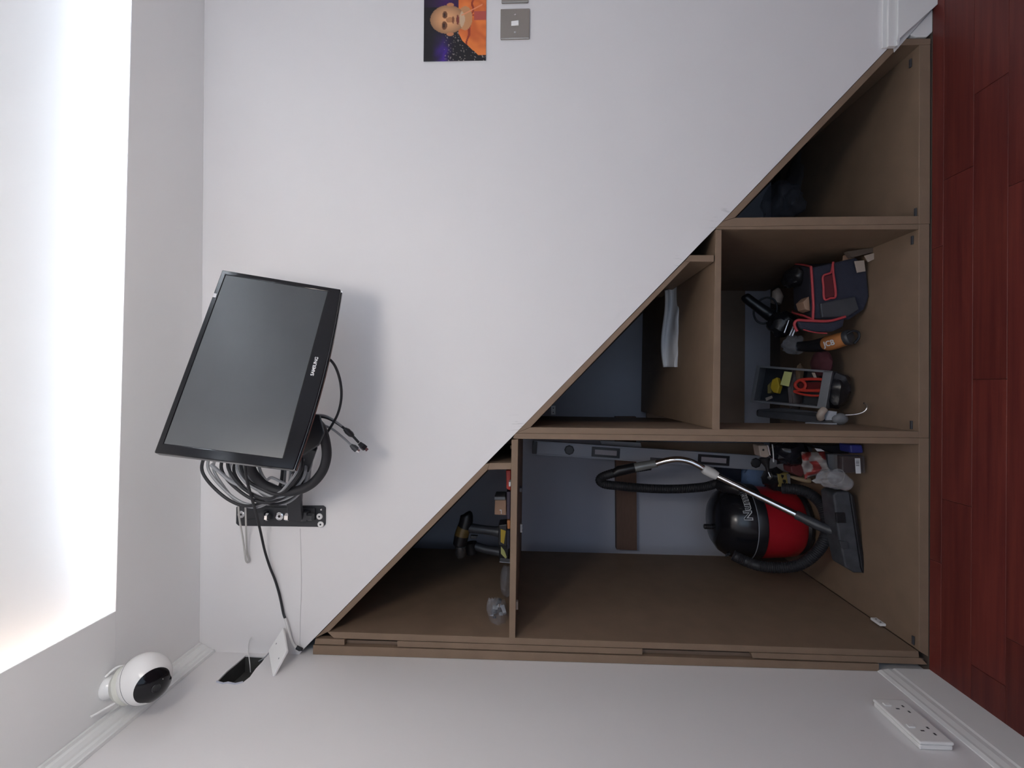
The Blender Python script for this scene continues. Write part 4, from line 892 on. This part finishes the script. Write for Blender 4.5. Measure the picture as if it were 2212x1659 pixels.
jd = (JP[13]-JP[9]).normalized(); c_ = JP[10]
jn = (CAM-c_).normalized(); jn = (jn-jd*jn.dot(jd)).normalized()
part('lettering', text_mb('JCB', .026, c_+jn*.0268-jn.cross(jd)*.009-jd*.002, -jd if False else jd, -(jd.cross(jn)) if False else jn.cross(jd), .0008, .0006), m_text, jc, 'white maker name along the orange grip')
# grey crate tipped towards the room
gc = thing('storage_crate', 'grey open crate tipped forward, full of yellow and red tools', 'crate', W(1800, 845, .30))
A, B, C_, D_ = W(1634, 789, .50), W(1798, 801, .25), W(1783, 884, .25), W(1620, 868, .50)
A2 = W(1738, 786, .345)
dn = Vector((0, .075, -.06)); dn2 = Vector((0, .095, -.045))
def wall_(name, p, q, n_in, label=None):
    part(name, MB().hexa([p, q, q+n_in, p+n_in], [p+dn, q+dn, q+n_in*.9+dn, p+n_in*.9+dn]), m_grey, gc, label, bevel=.0012)
inx = (C_-B).normalized(); iny = (A-B).normalized()
wall_('crate_side', B, C_, iny*.030); wall_('crate_side', A, D_, -iny*.016); wall_('crate_side', A+(B-A)*.02, B, inx*.008); wall_('crate_side', D_, C_, -inx*.008)
part('crate_bottom', MB().hexa([A+dn, B+dn, C_+dn, D_+dn], [p+dn+Vector((0, .005, -.005)) for p in (A, B, C_, D_)]), m_dgrey, gc)
def IN(px, py, d=0.0):                       # point on the crate mouth plane pushed in by d
    n_ = (B-A).cross(D_-A).normalized(); n_ = n_ if n_.y > 0 else -n_
    r_ = ray(px, py); t = (A-CAM).dot(n_)/r_.dot(n_); return CAM+r_*t+n_*d
rc = thing('red_clamp', 'red looped clamp handle lying in the grey crate', 'clamp', IN(1745, 838, .04))
rl = [(1778, 822), (1770, 818), (1745, 817), (1722, 819), (1712, 826), (1712, 834), (1722, 841), (1745, 842), (1768, 842), (1778, 836)]
part('loop', MB().tube(cr([IN(a, b, .020) for a, b in rl], 5, True), .0055, 8, closed=True), m_redp, rc, smooth=True)
part('crossbar', MB().tube(cr([IN(a, b, .020) for a, b in ((1722, 819), (1730, 824), (1733, 831), (1729, 838), (1718, 842))], 4), .005, 8), m_redp, rc, smooth=True)
part('lower_loop', MB().tube(cr([IN(a, b, .026) for a, b in ((1706, 843), (1722, 841), (1745, 841), (1768, 840), (1775, 846), (1764, 852), (1740, 852), (1718, 848))], 5, True), .004, 8, closed=True), m_redp, rc, smooth=True)
part('fill', MB().poly([IN(a, b, .030) for a, b in ((1716, 824), (1772, 822), (1772, 838), (1716, 838))], (0, .004, -.003)), mat('deep_red_plastic', (.09, .004, .006), .5), rc)
yt = thing('yellow_tool', 'yellow plastic tool lying in the far end of the grey crate', 'tool', IN(1665, 832, .05))
part('body', MB().loft([[IN(a, b, d) for a, b in ((1661, 818), (1672, 813), (1677, 832), (1672, 848), (1663, 846), (1657, 836))] for d in (.018, .040)]), m_yel, yt, bevel=.003)
part('arm', MB().loft([[IN(a, b, d) for a, b in ((1648, 830), (1658, 820), (1657, 846), (1648, 848))] for d in (.026, .045)]), m_brist, yt, bevel=.003)
single('lime_card', MB().poly([IN(a, b, .012) for a, b in ((1690, 801), (1707, 803), (1700, 834), (1681, 830))], (0, .004, -.002)), m_lime, 'pale lime card lying on the tools in the grey crate', 'card', bevel=.0005)
single('grey_scraper', MB().poly([IN(a, b, .020) for a, b in ((1646, 858), (1660, 853), (1662, 858), (1648, 865))], (0, .006, -.004)), m_beige, 'pale scraper blade at the far corner of the grey crate', 'scraper', bevel=.0006)
single('plastic_clip', MB().poly([IN(a, b, .020) for a, b in ((1746, 803), (1753, 803), (1757, 814), (1751, 815))], (0, .006, -.004)), m_beige, 'small pale clip above the red clamp in the grey crate', 'clip', bevel=.0006)
single('tool_heap', MB().blob(IN(1700, 848, .05), (.09, .012, .025), 31, .3), mat('dark_umber_plastic', (.045, .03, .03), .6, vary=.5, scale=40), 'dark tools heaped under the clamp in the grey crate', 'tools', smooth=True)
single('rag', MB().blob(IN(1712, 806, .045), (.04, .010, .014), 33, .35), mat('brown_rag', (.12, .075, .045), .9, vary=.4, scale=30), 'brown rag along the right side of the grey crate', 'rag', smooth=True)
single('black_sack', MB().blob(W(1806, 842, .30), (.062, .045, .045), 41, .25, 2.0), mat('black_sack_film', (.012, .012, .016), .3, bump=.5, bscale=40), 'black plastic sack bunched at the front of the grey crate', 'sack', smooth=True)
single('maroon_pouch', MB().blob(W(1775, 786, .32), (.045, .05, .028), 43, .2, 1.6), mat('maroon_fabric', (.06, .012, .018), .9), 'dark maroon pouch behind the grey crate', 'pouch', smooth=True)
# grey planer in front of the crate
gp = thing('hand_planer', 'long grey tool with a rounded nose and side knob before the grey crate', 'tool', W(1826, 908, .24))
part('body', MB().loft([Wp([(1636, 884, .46), (1690, 880, .38), (1760, 888, .28), (1812, 894, .225), (1822, 906, .222), (1812, 916, .225), (1740, 912, .30), (1636, 900, .46)]), Wp([(1634, 886, .50), (1690, 884, .43), (1760, 890, .33), (1800, 896, .27), (1806, 906, .27), (1800, 914, .27), (1740, 910, .34), (1634, 899, .50)])]), m_dgrey, gp, bevel=.005)
part('nose', MB().blob(W(1814, 905, .232), (.020, .02, .026), 1, .06), m_grey, gp, smooth=True)
part('side_plate', MB().loft([Wp([(1780, 886, .256), (1808, 889, .224), (1804, 908, .224), (1782, 908, .250)]), Wp([(1780, 886, .262), (1808, 889, .23), (1804, 908, .23), (1782, 908, .258)])]), m_alu, gp, bevel=.001)
part('knob', MB().tube(cr(Wp([(1781, 884, .245), (1776, 890, .24), (1772, 898, .243), (1774, 904, .25)]), 4), [.008]+[.0125]*11+[.008], 12), m_beige, gp, smooth=True)
part('edge_strip', MB().tube(Wp([(1740, 914, .295), (1808, 916, .222)]), .003, 6), m_alu, gp)
single('metal_hook', MB().tube(cr(Wp([(1826, 897, .215), (1845, 896, .205), (1862, 892, .195), (1872, 884, .19), (1872, 874, .188), (1866, 871, .188)]), 5), .0030, 8), m_steel, 'curved metal hook sticking out beyond the long grey tool', 'hook', smooth=True)

# ================================================================== right unit: crumpled dust sheet
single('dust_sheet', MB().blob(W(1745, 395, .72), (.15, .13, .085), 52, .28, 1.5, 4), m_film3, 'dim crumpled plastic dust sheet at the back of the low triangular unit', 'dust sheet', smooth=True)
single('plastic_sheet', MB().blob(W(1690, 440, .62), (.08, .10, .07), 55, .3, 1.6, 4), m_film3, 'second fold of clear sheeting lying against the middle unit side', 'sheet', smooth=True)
